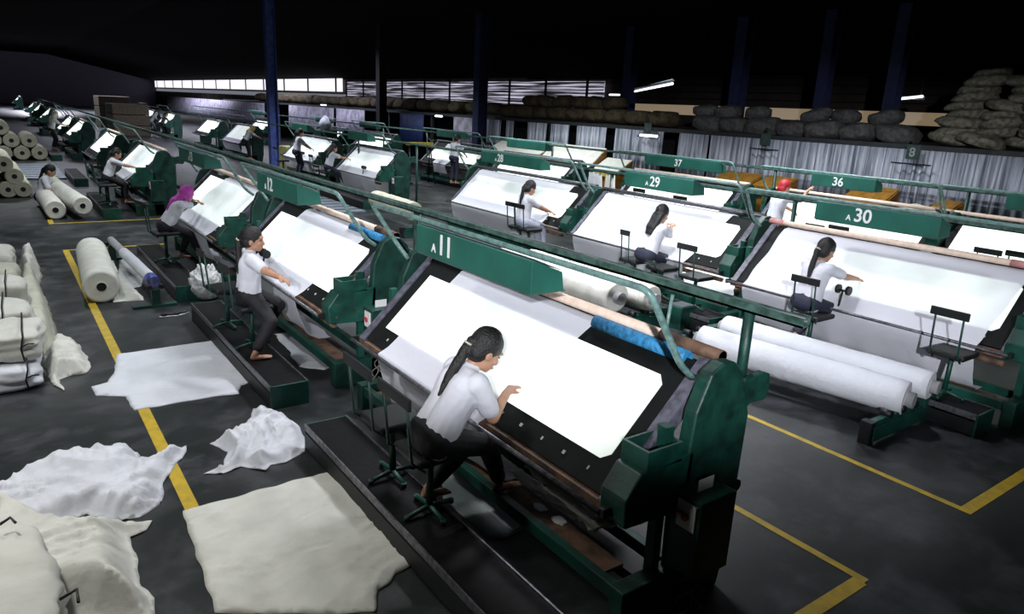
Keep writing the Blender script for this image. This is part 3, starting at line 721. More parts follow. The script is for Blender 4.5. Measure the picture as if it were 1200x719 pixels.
def heap(name, label, cat, pix, h, m, step=.025, wr=.5, edge=.12, seed=0, z0=.003, group=None, jag=.02, dirv=(1, .3)):
    poly = [at(x, y)[:2] for x, y in pix]
    dense = []
    for i in range(len(poly)):
        a, b = V(poly[i]), V(poly[(i + 1) % len(poly)]); n = max(1, int((b - a).length / (step * 1.6)))
        for k in range(n):
            q = a + (b - a) * k / n; q = q + V((noise.noise(V((q.x * 7, q.y * 7, seed))), noise.noise(V((q.x * 7, q.y * 7, seed + 9))))) * jag; dense.append(q)
    xs = [p[0] for p in dense]; ys = [p[1] for p in dense]; pts = list(dense)
    x = min(xs); cand = []
    while x < max(xs):
        y = min(ys)
        while y < max(ys):
            q = (x + random.uniform(-.2, .2) * step, y + random.uniform(-.2, .2) * step)
            if inside(q, dense): cand.append(V(q))
            y += step
        x += step
    pts += [q for q, d in zip(cand, bdists(cand, dense)) if d > step * .6]
    r = delaunay_2d_cdt(pts, [], [list(range(len(dense)))], 1, 1e-6)
    bm = B(); vs = []
    for q, d in zip(r[0], bdists(r[0], dense)):
        d = float(d); k = min(1, d / edge); k = k * k * (3 - 2 * k)
        u = q[0] * dirv[0] + q[1] * dirv[1]; w = -q[0] * dirv[1] + q[1] * dirv[0]
        nb = noise.noise(V((q[0] * 2.2, q[1] * 2.2, seed))) * .5 + .5
        wv = V((q[0] * 3, q[1] * 3, seed)); wp = noise.noise(wv) * .35
        mk = min(1, max(0, .5 + 1.6 * noise.noise(V((q[0] * 1.9, q[1] * 1.9, seed + 20))))); mk2 = min(1, max(0, .5 + 1.6 * noise.noise(V((q[0] * 2.3, q[1] * 2.3, seed + 30)))))
        wq = noise.noise(V((q[0] * 1.6, q[1] * 1.6, seed + 40))) * 1.2
        def ridge(an, fu, fw, sd):
            ca, sa = math.cos(an), math.sin(an); uu = u * ca + w * sa; ww = -u * sa + w * ca
            return max(0, 1 - abs(noise.noise(V((uu * fu + wq, ww * fw + wq * 2.2, sd)))) * 3.2) ** 1.4
        rg = ridge(0, .9, 5.5, seed + 3) * mk + ridge(1.1, 1.0, 5, seed + 5) * (1 - mk)
        rg2 = ridge(-.8, 1.6, 10, seed + 8) * mk2 + ridge(.5, 1.8, 11, seed + 11) * (1 - mk2)
        fa = min(.065, .45 * h + .005)
        z = z0 + k * h * (.35 + .65 * nb) + (k * .8 + .2) * fa * (wr / .6) * (.75 * rg + .32 * rg2)
        vs.append(bm.verts.new((q[0], q[1], max(z, z0))))
    for f in r[2]:
        try: bm.faces.new([vs[i] for i in f])
        except ValueError: pass
    c = sum(poly and [V(p) for p in poly], V((0, 0))) / len(poly)
    o = obj(name, bm, m, loc=(c[0], c[1], 0), smooth=True)
    sd = o.modifiers.new('s', 'SOLIDIFY'); sd.thickness = .004; sd.offset = -1
    tag(o, label, cat, group); return o

def roll(label, p0, p1, r, m, core=.3, tubes=0, group=None, tail=None, sag=0):
    """cloth roll between two axis points"""
    p0, p1 = V(p0), V(p1); t = thing('cloth_roll', label, 'cloth roll', ((p0 + p1) / 2)[:2] + (0,), 0, group); o_ = V((*((p0 + p1) / 2)[:2], 0)); a, b = p0 - o_, p1 - o_
    d = (b - a).normalized(); u, w = frame(d); n = 28; bm = B(); L = (b - a).length; ns = max(8, int(L / .08)); rings = []
    for j in range(ns + 1):
        s = j / ns; c = a + (b - a) * s; ring = []
        for k in range(n):
            an = 2 * PI * k / n; rr = r * (1 + .05 * noise.noise(V((an * 1.0, s * L * 3, r * 50))) * min(1, 6 * s + .3) + .02 * noise.noise(V((math.cos(an) * 3, s * L * 9, math.sin(an) * 3))))
            if j in (0, ns): rr *= .97
            ring.append(bm.verts.new(c + (u * math.cos(an) + w * math.sin(an)) * rr))
        rings.append(ring)
    for x, y in zip(rings, rings[1:]):
        for k in range(n): bm.faces.new((x[k], x[(k + 1) % n], y[(k + 1) % n], y[k]))
    # spiral ends: concentric rings going slightly in and out
    for ring, c, sg in ((rings[0], a, 1), (rings[-1], b, -1)):
        prev = ring
        for q in range(5):
            f = 1 - (1 - core) * (q + 1) / 5
            nr = [bm.verts.new(c + (v.co - c) * f / 1 * 1 + d * sg * (.004 if q % 2 else -.004)) for v in ring]
            for k in range(n): bm.faces.new((prev[k], prev[(k + 1) % n], nr[(k + 1) % n], nr[k]))
            prev = nr
    obj('wound_cloth', bm, m, t, smooth=True)
    bm = B(); e = d * tubes
    tube(bm, [a - e, b + e] if tubes else [a + d * .01, b - d * .01], r * core, 16, cap=True); obj('core', bm, MTUBE if tubes else MCORE, t)
    return t
# ------------------------------------------------------------------ row one (nearest, from the front backwards)
def rel(px, py, x, hip): 
    p = atx(px, py, x); return V((p.x - hip[0], p.y - hip[1], p.z))
def relz(px, py, z, hip):
    p = at(px, py, z); return V((p.x - hip[0], p.y - hip[1], p.z))
machine('nearest green inspection machine, hood numbered 11, blue wrap under its roller', 0, 0, text='A11', tpos=.17, blue='blue')
machine('green inspection machine with hood numbered 12, second in the near row', 0, 3.96, text='A12', tpos=.22, blue='blue', hood=(3.22, 4.6), counter=4.35)
machine('green inspection machine where the person in the magenta headscarf works', 0, 7.95, text='A13', tpos=.42, blue='pink', lit_top=.86, hood=(3.2, 4.9))
machine('green inspection machine of the ponytailed person beyond the magenta headscarf', 0, 15.4, detail=1, lit_top=.9, hood=None)
machine('green inspection machine behind the one with the ponytailed person, left row', 0, 21.6, detail=1, lit_top=.9, hood=None)
far1 = ((30.2, 'lit inspection machine right beside the person in the cream headscarf'), (34.8, 'lit inspection machine just beyond the cream headscarf, narrow lit strip'),
        (48.0, 'first lit strip of the distant trio in the left row'), (57.5, 'middle lit strip of the distant trio in the left row'), (65.5, 'last lit strip of the distant trio in the left row'), (96, 'most distant lit machine at the upper left corner'))
for d, l in far1: machine(l, 0, d, detail=0, lit_top=.92, hood=None, w=.95, box_on=False, guard=d < 50)

cloth_on('sheer white cloth over machine 11, hanging by the seated barefoot person', 0, 0, 3.22, 4.9, 3.55, 5.05, hang=.2, seed=1)
cloth_on('white cloth over machine 12 draped past its front rail', 0, 3.96, 2.75, 4.6, 3.1, 4.9, hang=.25, seed=2)
cloth_on('white cloth over the machine of the magenta headscarf', 0, 7.95, 2.5, 4.3, 2.9, 4.9, hang=.2, seed=3)
cloth_on('white cloth hanging at the lap of the distant ponytailed person, left row', 0, 15.4, 2.9, 4.9, 3.0, 4.5, hang=.25, seed=4)
platform('black topped work platform in front of machine 11, two chairs on it', 0, 0)
platform('black topped work platform with green end in front of machine 12', 0, 3.96)
platform('black topped work platform at the magenta headscarf, green end', 0, 7.95)
platform('work platform of the ponytailed person beyond the magenta headscarf', 0, 15.4)
platform('work platform of the machine behind the ponytailed person, left row', 0, 21.6)
platform('work platform under the person in the cream headscarf', 0, 30.2)

# row two
machine('green inspection machine with hood numbered 30, lilac cloth and pink roller ends', 5.05, 0, text='A30', tpos=.28, blue='pink', hood=(3.2, 4.55), counter=4.05)
machine('machine with hood 29, the loose-haired person reaching over its glass', 5.36, 3.55, text='A29', tpos=.33, roller='steel', hood=(3.05, 4.4))
machine('machine with hood 28, worked by the person in pale trousers', 5.5, 7.45, w=1.2, text='A28', tpos=.25, roller='steel', hood=(3.0, 4.6))
machine('green inspection machine of the long-haired person left of the roll stand', 5.85, 15.2, w=.95, detail=1, roller='steel', hood=(3.2, 4.6), counter=3.4)
machine('green inspection machine where a person stands, right of the blue column', 6.0, 20.3, w=1.05, detail=1, roller='steel', hood=(3.2, 4.6), counter=3.6, lit_top=.85)
far2 = ((29.3, 'lit inspection machine just left of the bright blue column'), (34.9, 'lit inspection machine at the person in the yellow headscarf'), (45.3, 'nearest of the three lit machines by the blue headscarf'),
        (52, 'middle of the three lit machines by the blue headscarf'), (60, 'farthest of the three lit machines by the blue headscarf'))
for d, l in far2: machine(l, 6.15, d, detail=0, roller='steel', hood=None, lit_top=.92, box_on=False)
cloth_on('lilac white cloth covering machine 30 and hanging down its whole front', 5.05, 0, 2.52, 5.28, 2.62, 5.3, hang=.22, seed=5)
cloth_on('white cloth over machine 29 hanging behind the person with loose hair', 5.36, 3.55, 2.75, 5.4, 3.0, 5.4, hang=.22, seed=6)
cloth_on('white cloth over machine 28 hanging down its whole front', 5.5, 7.45, 2.75, 5.4, 2.8, 5.4, w=1.2, hang=.25, seed=7)
cloth_on('white cloth hanging before the long-haired person in the second row', 5.85, 15.2, 2.6, 5.3, 2.5, 5.3, w=.95, hang=.25, seed=8)
cloth_on('white cloth on the machine right of the blue column', 6.0, 20.3, 2.6, 5.3, 2.6, 5.3, w=1.05, hang=.3, seed=9)
cloth_on('white cloth hanging from the machine just left of the bright blue column', 6.15, 29.3, 2.6, 5.3, 2.6, 5.3, hang=.3, seed=10)
platform('work platform before the lilac clothed machine, behind the two white rolls', 5.2, 0, ya=2.3, yb=5.4)
platform('work platform under the loose-haired person', 5.45, 3.55)
platform('work platform under the person in pale trousers', 5.6, 7.45)
platform('work platform of the long-haired person in the second row', 5.9, 15.2)
platform('work platform right of the bright blue column', 6.05, 20.3)

# row three
machine('green inspection machine at the right edge behind machine 30', 9.15, -.45, hood=(3.2, 4.6), detail=1)
machine('machine with hood 36 in the row nearest the ribbed sheets', 9.15, 2.75, text='36', tpos=.35, hood=(3.3, 4.45), detail=1)
machine('machine with hood 37, long peach roller, row nearest the ribbed sheets', 9.25, 6.7, text='37', tpos=.42, hood=(2.6, 4.6), detail=1)
machine('lit machine in the third row behind the hood of machine 28', 9.4, 12.2, w=1.1, hood=(3.0, 4.6), detail=1, roller='steel')
machine('green inspection machine of the small person with a bun in the third row', 10.2, 17.6, w=1.15, hood=(3.0, 4.6), detail=1, roller='steel', lit_top=.7)
for d, l in ((24.5, 'third row lit machine behind the long-haired person'), (29.6, 'third row lit machine under the white bundle'), (40, 'third row lit machine right behind the bright blue column')):
    machine(l, 10.3, d, detail=0, roller='steel', hood=(3.0, 4.6), box_on=False)
cloth_on('short white cloth hanging by the small person with a bun', 10.2, 17.6, 3.6, 4.9, 3.9, 4.8, hang=.35, seed=11, back=False)

# long green cable beams that follow each row
def beam(label, x, z, y0, y1, posts, cables=True):
    t = thing('cable_beam', label, 'beam', (x, y0, 0))
    bm = B(); box(bm, -.034, .034, 0, y1 - y0, z - .05, z - .038); box(bm, -.034, -.026, 0, y1 - y0, z - .05, z + .002); box(bm, .026, .034, 0, y1 - y0, z - .05, z + .002); obj('channel', bm, MBEAM, t)
    if cables:
        bm = B(); n = int((y1 - y0) / .5)
        for k in range(3):
            tube(bm, [(-.02 + .02 * k + .008 * math.sin(i * 1.3 + k), i * .5 + .01, z - .015 + .012 * math.sin(i * .9 + 2 * k)) for i in range(n)], .008, 6)
        obj('cables', bm, MPVC, t)
    for py, z0 in posts:
        bm = B(); tube(bm, [(0, py - y0, z0), (0, py - y0, z - .05)], .032, 8); obj('post', bm, MGD, t)
    return t
b0 = beam('long green cable beam over the near row, its open end beside machine 11', 3.36, 1.71, 1.98, 70, [(2.33, 1.1)] + [(2.33 + 3.96 * k, 0) for k in range(1, 4)] + [(5.0, 1.2), (9.0, 1.2)])
beam('long green cable beam following the second row of machines', 8.75, 1.72, 1.5, 60, [(2.0 + 3.6 * k, 0) for k in range(6)])
beam('long green cable beam in front of the ribbed sheets', 12.75, 1.78, .5, 60, [(1.5 + 3.6 * k, 0) for k in range(8)])
bm = B(); tube(bm, [(3.36, 2.9, 1.62), (3.36, 2.94, 1.2), (3.36, 3.1, 1.15)], .012, 8); tag(obj('hanging_bracket', bm, MPIPE, loc=(3.36, 2.9, 1.2)), 'small bent pipe bracket hanging under the near cable beam', 'bracket')
bpy.data.objects['hanging_bracket'].parent = b0; o = bpy.data.objects['hanging_bracket']; o.location = V((0, 2.9 - 1.98, 1.2)); 
for k in ('label', 'category'): del o[k]

# ------------------------------------------------------------------ chairs
chair('empty green-framed chair on the machine 11 platform, farther of the pair', 1.97, 4.0, wide=.42)
chair('green-framed chair the nearest seated person sits on at machine 11', 1.97, 3.48, wide=.42)
chair('green-framed chair the barefoot person at machine 12 sits on', 1.93, 7.12, rz=.1, wide=.26)
chair('empty green chair behind the barefoot person at machine 12', 1.9, 7.95, rz=.15, wide=.2)
chair('green chair under the person in the magenta headscarf', 1.95, 11.62, rz=.1, wide=.2)
for px, py, l in ((88, 222, 'empty steel chair left of the ponytailed person, nearer one'), (80, 212, 'empty steel chair beside the crossing aisle, farther one')):
    p = at(px + 6, py + 18, .24); chair(l, 1.95, p.y, wide=.3)
chair('chair under the distant ponytailed person in the left row', 1.95, 18.35, wide=.3)
CX = 7.15
chair('dark chair the person at machine 30 leans against', CX, atx(948, 322, 6.95).y, wide=.34)
chair('empty dark chair casting a shadow on the lilac cloth, right side', CX + .05, 2.72, wide=.34)
chair('empty dark chair right of the loose-haired person', 7.4, atx(805, 292, 7.15).y, wide=.34)
chair('empty dark chair left of the loose-haired person at machine 29', 7.4, atx(733, 268, 7.15).y, wide=.2)
chair('low-backed stool under the loose-haired person at machine 29', 7.4, atx(768, 280, 7.2).y, wide=.2, back=.25)
chair('dark chair under the person at machine 28', 7.55, atx(608, 240, 7.3).y, wide=.34)
chair('empty dark chair just left of the person at machine 28', 7.55, atx(598, 240, 7.3).y, wide=.3)
for px, py, l in ((376, 190, 'empty dark chair directly left of the long-haired person'), (366, 188, 'second empty dark chair left of the long-haired person'), (324, 172, 'chair standing by the foot of the bright blue column')):
    chair(l, 7.85, atx(px, py, 7.65).y, wide=.36)
for px, py, l in ((955, 264, 'chair back showing dark against the lit table under hood 30'), (983, 266, 'chair back showing right below the lettering of hood 30'), (1158, 293, 'dark chair back on the lit table beyond the lilac cloth'), (1196, 297, 'dark chair back at the right picture edge'), (749, 222, 'small dark chair back below the left end of the hood reading 29'), (797, 231, 'dark chair back below the right end of the hood reading 29')):
    p = atx(px, py, 11.05); chair(l, 11.3, p.y, wide=.36, H=.44 + max(-.1, min(.3, p.z - 1.09)))

# ------------------------------------------------------------------ people
h = (1.97, 3.44, .765)
person('person with ponytail, white polo and black trousers seated at machine 11', h, -.08, .52, rel(590, 458, 2.44, h), rel(568, 464, 2.48, h),
       relz(585, 571, .235, h), relz(503, 582, .223, h), head_pitch=.6, head_yaw=-.05, vox=.008, s=.93, g=1.2)
h = (1.93, 7.16, .76)
person('barefoot person with ponytail, white shirt and black trousers seated at machine 12', h, -.12, .04, rel(392, 352, 2.40, h), rel(380, 352, 2.42, h),
       relz(310, 420, .223, h), relz(306, 400, .223, h) + V((.05, .12, 0)), head_pitch=.12, head_yaw=-.3, vox=.008, s=.88, g=1.25)
h = (1.97, 11.62, .76)
person('person in a magenta headscarf, white shirt and black sleeve guards', h, 0, .55, rel(240, 236, 2.62, h), rel(237, 233, 2.65, h),
       relz(236, 300, .24, h), relz(215, 302, .223, h), head_pitch=.55, hair='scarf', hairm=MHIJ, vox=.012, sleeves='cuffs')
h = (2.0, 18.3, .80)
person('ponytailed person in white working at the left row beyond the magenta headscarf', h, 0, .32, (.55, -.1, 1.02), (.55, .1, 1.02),
       (.35, -.1, .223), (.3, .1, .223), head_pitch=.5, vox=.014)
yy = atx(60, 150, 2.0).y
person('person in a cream headscarf standing at a distant left machine', (2.0, yy, 1.02), 0, .25, (.5, -.1, 1.2), (.5, .1, 1.2), (.05, -.09, .223), (.0, .09, .223), head_pitch=.4, hair='scarf', hairm=MHIJC, vox=.018, s=.95)
# sitting on the floor by the rolls
p = at(50, 240, 0); h = (p.x, p.y, .20)
person('person sitting on the floor beside the cream roll, far left', h, -.25, .3, (.42, -.12, .42), (.42, .08, .42), (.62, -.2, .01), (.6, .12, .01), head_pitch=.5, vox=.014, s=1.0)
h = (7.2, atx(945, 356, 7.2).y, .77)
person('person with ponytail reaching over the lit table of machine 30', h, -.15, .22, rel(1000, 325, 7.75, h), rel(988, 322, 7.75, h), (.42, -.12, .24), (.12, .16, .24), head_pitch=.35, vox=.011, trou=MDEN, s=.92,
       shoes=mat('pale_pink_shoes', (.65, .45, .48), .6))
h = (7.45, atx(757, 306, 7.45).y, .77)
person('person with long loose hair raising both hands at machine 29', h, 0, .35, rel(787, 265, 7.95, h), rel(778, 264, 7.98, h), (.45, -.1, .24), (.3, .12, .24), head_pitch=.35, head_yaw=.15, hair='long', vox=.012, trou=MDEN, s=.94)
h = (7.55, atx(612, 266, 7.55).y, .77)
person('person with ponytail and pale trousers seated at machine 28', h, -.1, .12, rel(647, 249, 8.05, h), rel(641, 249, 8.05, h), (.45, -.1, .24), (.4, .1, .24), head_pitch=.4, vox=.012, trou=MTRG, s=.92)
h = (7.9, atx(385, 196, 7.9).y, .80)
person('long-haired person seated at the second row machine, arms forward', h, 0, .25, (.55, -.15, 1.05), (.5, .1, 1.05), (.5, -.1, .24), (.4, .1, .24), head_pitch=.3, hair='long', vox=.014, trou=MDEN)
h = (8.0, atx(348, 182, 8.0).y, 1.02)
person('person standing at the machine right of the blue column', h, 0, .12, (.5, -.15, 1.08), (.5, .1, 1.08), (.05, -.09, .22), (.0, .09, .22), head_pitch=.35, vox=.016, trou=MDEN, s=.95)
h = (12.2, atx(532, 194, 12.2).y, 1.05)
person('small person with dark hair and blue trousers in the third row', h, .2, .1, (.45, -.1, 1.1), (.45, .1, 1.1), (.05, -.09, .2), (.0, .09, .2), head_pitch=.4, vox=.016, trou=MDEN, s=.95, hair='short')
h = (11.3, atx(907, 256, 11.3).y, .95)
person('person in a red cap raising a hand behind machine 30', h, -.3, .15, (.35, -.35, 1.55), (.5, .1, 1.1), (.2, -.1, .2), (.2, .1, .2), head_pitch=.2, vox=.016, hair='short', hairm=MRED, s=.95)
h = (8.3, atx(287, 158, 8.3).y, .95)
person('person in a yellow headscarf bending over a distant second row table', h, 0, .5, (.6, -.1, 1.05), (.6, .1, 1.05), (.2, -.1, .1), (.2, .1, .1), head_pitch=.7, hair='scarf', hairm=MHIJY, vox=.02)
h = (8.3, atx(166, 141, 8.3).y, .95)
person('person in a blue headscarf at the far end of the second row', h, 0, .2, (.5, -.1, 1.05), (.5, .1, 1.05), (.2, -.1, .1), (.2, .1, .1), head_pitch=.3, hair='scarf', hairm=MHIJB, vox=.022, s=1.1)
h = (8.4, atx(177, 141, 8.4).y, .85)
person('crouching person in pale clothes right of the blue headscarf', h, 0, .6, (.5, -.1, .95), (.5, .1, .95), (.3, -.1, .1), (.3, .1, .1), head_pitch=.6, hair='scarf', hairm=MHIJC, vox=.022, trou=MTRG)
h = (8.5, atx(190, 142, 8.5).y, .85)
person('dark-haired person at the lit tables right of the blue headscarf', h, 0, .4, (.5, -.1, .95), (.5, .1, .95), (.3, -.1, .1), (.3, .1, .1), head_pitch=.6, vox=.022, shirt=mat('dark_shirt', (.03, .03, .04), .8), hair='short')

# ------------------------------------------------------------------ rolls of cloth
def end_roll(px, py, z, r, L, label, m=MROLL, drift=0, rise=0, **k):
    p = at(px, py, z); return roll(label, p, p + V((drift, L, rise)), r, m, **k)
a = at(119, 336, .215); b = at(107, 293, .215); roll('big white cloth roll lying alone left of the yellow line end', a, b, .215, MROLL, core=.28)
a = at(65, 246, .2); roll('white cloth roll on the floor below the person sitting on the floor', a, a + V((-.05, 2.3, 0)), .2, MROLL)
a = at(97, 241, .3); roll('white cloth roll on a low stand right of the floor sitter', a, a + V((-.25, 2.6, .05)), .19, MROLL)
a = at(73, 226, .3); roll('cream roll held by the person sitting on the floor', a, a + V((-.15, 2.2, .08)), .19, MROLLD)
for px, py, z, l in ((10, 224, .2, 'cream roll at the lower left of the far left stack'), (28, 224, .2, 'cream roll at the lower right of the far left stack'), (19, 213, .52, 'cream roll resting on the two bottom rolls, far left'), (6, 199, .82, 'topmost cream roll of the far left stack')):
    p = at(px, py, z); roll(l, (p.x, 21.5, z), (p.x - .05, 24.0, z), .2, MROLLD)
for x, z in ((-.8, .26), (-.25, .26), (.3, .26), (.85, .26), (1.4, .26), (-.52, .71), (.03, .71), (.57, .71), (1.12, .71), (-.25, 1.16), (.3, 1.16)):
    roll('dusty cream roll in the heap beyond the crossing aisle, far left', (x, 32.5, z), (x - .05, 34.6, z), .26, MROLLD, group='rolls heaped beyond the crossing aisle')
# tube roll on a stand
a, b = at(130, 281, .33), at(181, 330, .33)
c = a + (b - a) * .35
t = roll('thin half-wound cloth tube on a low stand by machine 12', c, b - (b - a) * .06, .075, MWH, core=.8)
o_ = V(t.location); bm = B(); tube(bm, [a - o_, b - o_], .058, 14); obj('card_tube', bm, MTUBE, t)
bm = B(); tube(bm, [b - (b - a) * .07 - o_, b - o_], [.08, .07], 14); obj('blue_film_end', bm, mat('blue_film', (.06, .08, .35), .4), t)
for q, l in ((b, 'low green roller stand under the near end of the thin tube'), (a, 'low dark roller stand under the far end of the thin tube')):
    t = thing('roller_stand', l, 'stand', (q.x, q.y, 0)); bm = B(); box(bm, -.05, .05, -.04, .04, 0.03, .24); bev(obj('stand_post', bm, MGD, t), .01)
    bm = B(); box(bm, -.28, .24, -.06, .06, 0, .035); obj('stand_foot', bm, MGD, t)
    
    for s in (-.07, .07): bm = B(); tube(bm, [(s, -.05, .27), (s, .05, .27)], .03, 10); obj('support_wheel', bm, MBLK, t)
# rolls on the stand before machine 30
roll('long white roll nearest on the roller stand before machine 30', at(1062, 467, .30), at(822, 398, .34), .165, MWH, core=.45, tubes=.07)
roll('white roll behind the nearest one on the stand before machine 30', at(1091, 452, .36), at(850, 383, .38), .14, MWH, core=.45, tubes=.07)
roll('greyish wrapped roll on the stand before machine 29, nearer one', (6.30, 6.35, .42), (6.3, 8.9, .42), .2, MROLL, core=.4, tubes=.09)
roll('wrapped roll behind the greyish one before machine 29', (6.68, 6.1, .42), (6.68, 8.7, .42), .17, MROLL, core=.45, tubes=.09)
roll('beige roll on the stand left of machine 28', (7.1, 13.4, .5), (7.2, 15.5, .5), .2, MROLLD, core=.4, tubes=.08)
for k, (yy, l) in enumerate(((9.3, 'grey cloth roll end showing past the left end of hood 11, left one'), (8.9, 'grey cloth roll end showing past the left end of hood 11, right one'))):
    roll(l, (3.75 + .35 * k, 5.0, .75), (3.75 + .35 * k, 6.6, .75), .17, mat('grey_greige', (.28, .29, .27), .85), core=.2)
def rstand(x, y, L, label, L2=0):
    t = thing('roller_stand', label, 'stand', (x, y, 0))
    bm = B(); box(bm, 0, L, -.03, .03, .12, .2); box(bm, .04, L, -.055, -.045, .02, .16); bev(obj('stand_rail', bm, MG, t), .006)
    bm = B(); box(bm, -.02, .06, -.05, .05, 0, .21); obj('stand_foot', bm, MBLK, t)
    bm = B(); box(bm, L - .1, L + .05, -.05, .05, 0, .24); obj('stand_end', bm, MGD, t)
    for q in (.32, .55, .78):
        if q < L: bm = B(); tube(bm, [(q, -.05, .22), (q, .05, .22)], .035, 10); obj('support_wheel', bm, MBLK, t)
rstand(5.93, 2.78, 1.05, 'green roller stand holding the two white rolls, near end')
rstand(5.93, 5.3, 1.05, 'green roller stand holding the two white rolls, far end')
rstand(5.9, 6.2, 1.1, 'green roller stand before machine 29, near end')
rstand(5.9, 9.0, 1.1, 'green roller stand before machine 29, far end')
rstand(6.7, 13.2, 1.0, 'green roller stand left of machine 28')
bm = B(); box(bm, -.13, .13, -.12, .12, 0, .3); t = thing('green_box', 'small green steel box beside the rolls before machine 29', 'box', (7.15, 6.0, 0)); bev(obj('housing', bm, MG, t), .01)
bm = B(); box(bm, -.12, .12, -.11, .11, .3, .315); obj('lid', bm, MPVC, t)

# ------------------------------------------------------------------ cloth on the floor
heap('flat_cloth', 'large flat cream cloth on the floor at the bottom, left of machine 11 platform', 'cloth', [(213, 599), (270, 583), (330, 567), (395, 551), (420, 575), (455, 612), (496, 657), (462, 674), (460, 684), (446, 692), (440, 719), (253, 719), (245, 697), (232, 655)], .018, MIV, step=.028, wr=1.1, edge=.05, seed=1, dirv=(.9, -.4))
heap('flat_cloth', 'flat white cloth on the floor beside machine 12 platform', 'cloth', [(137, 415), (180, 409), (250, 399), (272, 421), (297, 447), (281, 452), (280, 461), (220, 470), (157, 481), (147, 465), (112, 464), (107, 453), (125, 448), (134, 437)], .010, MWH, step=.03, wr=1.1, edge=.05, seed=2, dirv=(1, 0))
heap('cloth_heap', 'small white crumpled cloth heap between the two flat cloths', 'cloth', [(238, 556), (262, 545), (268, 530), (246, 520), (265, 512), (282, 503), (293, 492), (297, 479), (318, 481), (345, 494), (358, 512), (357, 530), (335, 542), (318, 545), (310, 553), (283, 547), (262, 555)], .10, MWH, step=.014, wr=.8, edge=.10, seed=3)
heap('cloth_heap', 'long white crumpled cloth heap with a tail crossing the yellow line', 'cloth', [(-30, 580), (0, 571), (40, 553), (75, 542), (110, 532), (150, 530), (160, 532), (170, 545), (190, 535), (218, 523), (220, 530), (205, 545), (195, 560), (188, 592), (165, 607), (130, 612), (100, 603), (60, 620), (0, 640), (-30, 645)], .14, MWH, step=0.017, wr=.7, edge=.12, seed=4, dirv=(.9, -.5))
heap('cloth_heap', 'ivory bundle heap at the bottom left corner, tied with black straps', 'cloth', [(-40, 600), (0, 603), (30, 600), (62, 612), (100, 622), (140, 618), (178, 612), (172, 622), (152, 630), (160, 650), (165, 690), (182, 702), (180, 730), (-40, 730)], .30, MIV, step=0.017, wr=.45, edge=.2, seed=5, dirv=(.9, -.3))
heap('light_patch_sheet', 'grey sheet coloured as if lit, on the floor beside the platform of machine 11', 'cloth', [(510, 530), (560, 548), (600, 590), (622, 615), (595, 630), (572, 630), (520, 585)], .006, MGREYC, wr=.6, edge=.04, seed=6)  # paler grey stands in for light passing under the machine
heap('light_patch_sheet', 'white sheet standing in for lit floor under the green bar of machine 12', 'cloth', [(320, 392), (345, 388), (372, 398), (402, 425), (380, 433), (350, 430), (338, 410)], .006, MWH, wr=.6, edge=.04, seed=7)  # white shape stands in for light falling on the floor here
heap('light_patch_sheet', 'patch of light modelled as a white scrap on the grey sheet near the right foot', 'cloth', [(572, 600), (590, 590), (618, 612), (598, 624)], .01, MWH, wr=.6, edge=.04, seed=8, z0=.012)  # bright spot of light put in as white cloth
heap('plastic_sheet', 'shiny pale sheet unrolled beside the big lone roll', 'sheet', [(140, 300), (165, 302), (170, 320), (165, 335), (150, 340), (138, 325)], .006, MPLAS, wr=.8, edge=.04, seed=9)
heap('flat_cloth', 'loose triangular tail of cloth beside the big lone roll', 'cloth', [(130, 300), (140, 322), (168, 348), (168, 352), (133, 354), (128, 330)], .02, MROLL, wr=.6, edge=.05, seed=10)
heap('cloth_heap', 'grey white cloth pile on the floor right of machine 29', 'cloth', [(775, 330), (800, 318), (850, 322), (878, 330), (875, 345), (840, 350), (800, 345)], .12, MWH, wr=.5, seed=11)
heap('cloth_heap', 'pale cloth folds on the floor below machine 28', 'cloth', [(600, 292), (640, 290), (690, 300), (680, 312), (630, 305)], .12, MWH, wr=.5, seed=12)
def ribbon(label, pts, w, m, seed):
    bm = B(); n = 46; rows = []
    pts = [V(p) for p in pts]
    for i in range(n + 1):
        s = i / n * (len(pts) - 1); k = min(int(s), len(pts) - 2); c = pts[k].lerp(pts[k + 1], s - k); row = []
        for j in range(9):
            q = j / 8 - .5; row.append(bm.verts.new(c + V((q * w * .8 + .02 * noise.noise(V((i * .5, j, seed))), .03 * noise.noise(V((i * .3, j * .6, seed + 4))), abs(q) * -w * .5 + .035 * noise.noise(V((i * .45, j * .7, seed + 7)))))))
        rows.append(row)
    for a, b in zip(rows, rows[1:]):
        for j in range(8): bm.faces.new((a[j], a[j + 1], b[j + 1], b[j]))
    c = pts[0]; o = obj('cloth_remnant', bm, m, loc=c, smooth=True); o.modifiers.new('s', 'SOLIDIFY').thickness = .006; tag(o, label, 'cloth')
ribbon('crumpled white cloth slung under the near corner of machine 11', [(2.62, 3.3, .50), (2.60, 2.9, .46), (2.58, 2.60, .44), (2.75, 2.42, .50), (2.95, 2.33, .60)], .14, MIV, 3)
ribbon('loose cloth trail lying along the foot plank of machine 11', [(2.72, 3.9, .26), (2.74, 3.4, .25), (2.73, 3.0, .25), (2.76, 2.75, .25)], .10, MIV, 5)
def scraps(label, pts, z, m=MWH, group=None):
    for i, (px, py) in enumerate(pts):
        p = at(px, py, z); bm = B(); lump(bm, .035, .05, .008, i * 3.7, 2, .5); o = obj('cloth_scrap', bm, m); o.location = (p.x, p.y, z + .006); tag(o, label[i] if isinstance(label, list) else label, 'scrap', group)
scraps(['larger white lint scrap on the foot plank of machine 11', 'smaller white lint scrap right of the larger one on the plank'], [(633, 595), (655, 610)], .207)
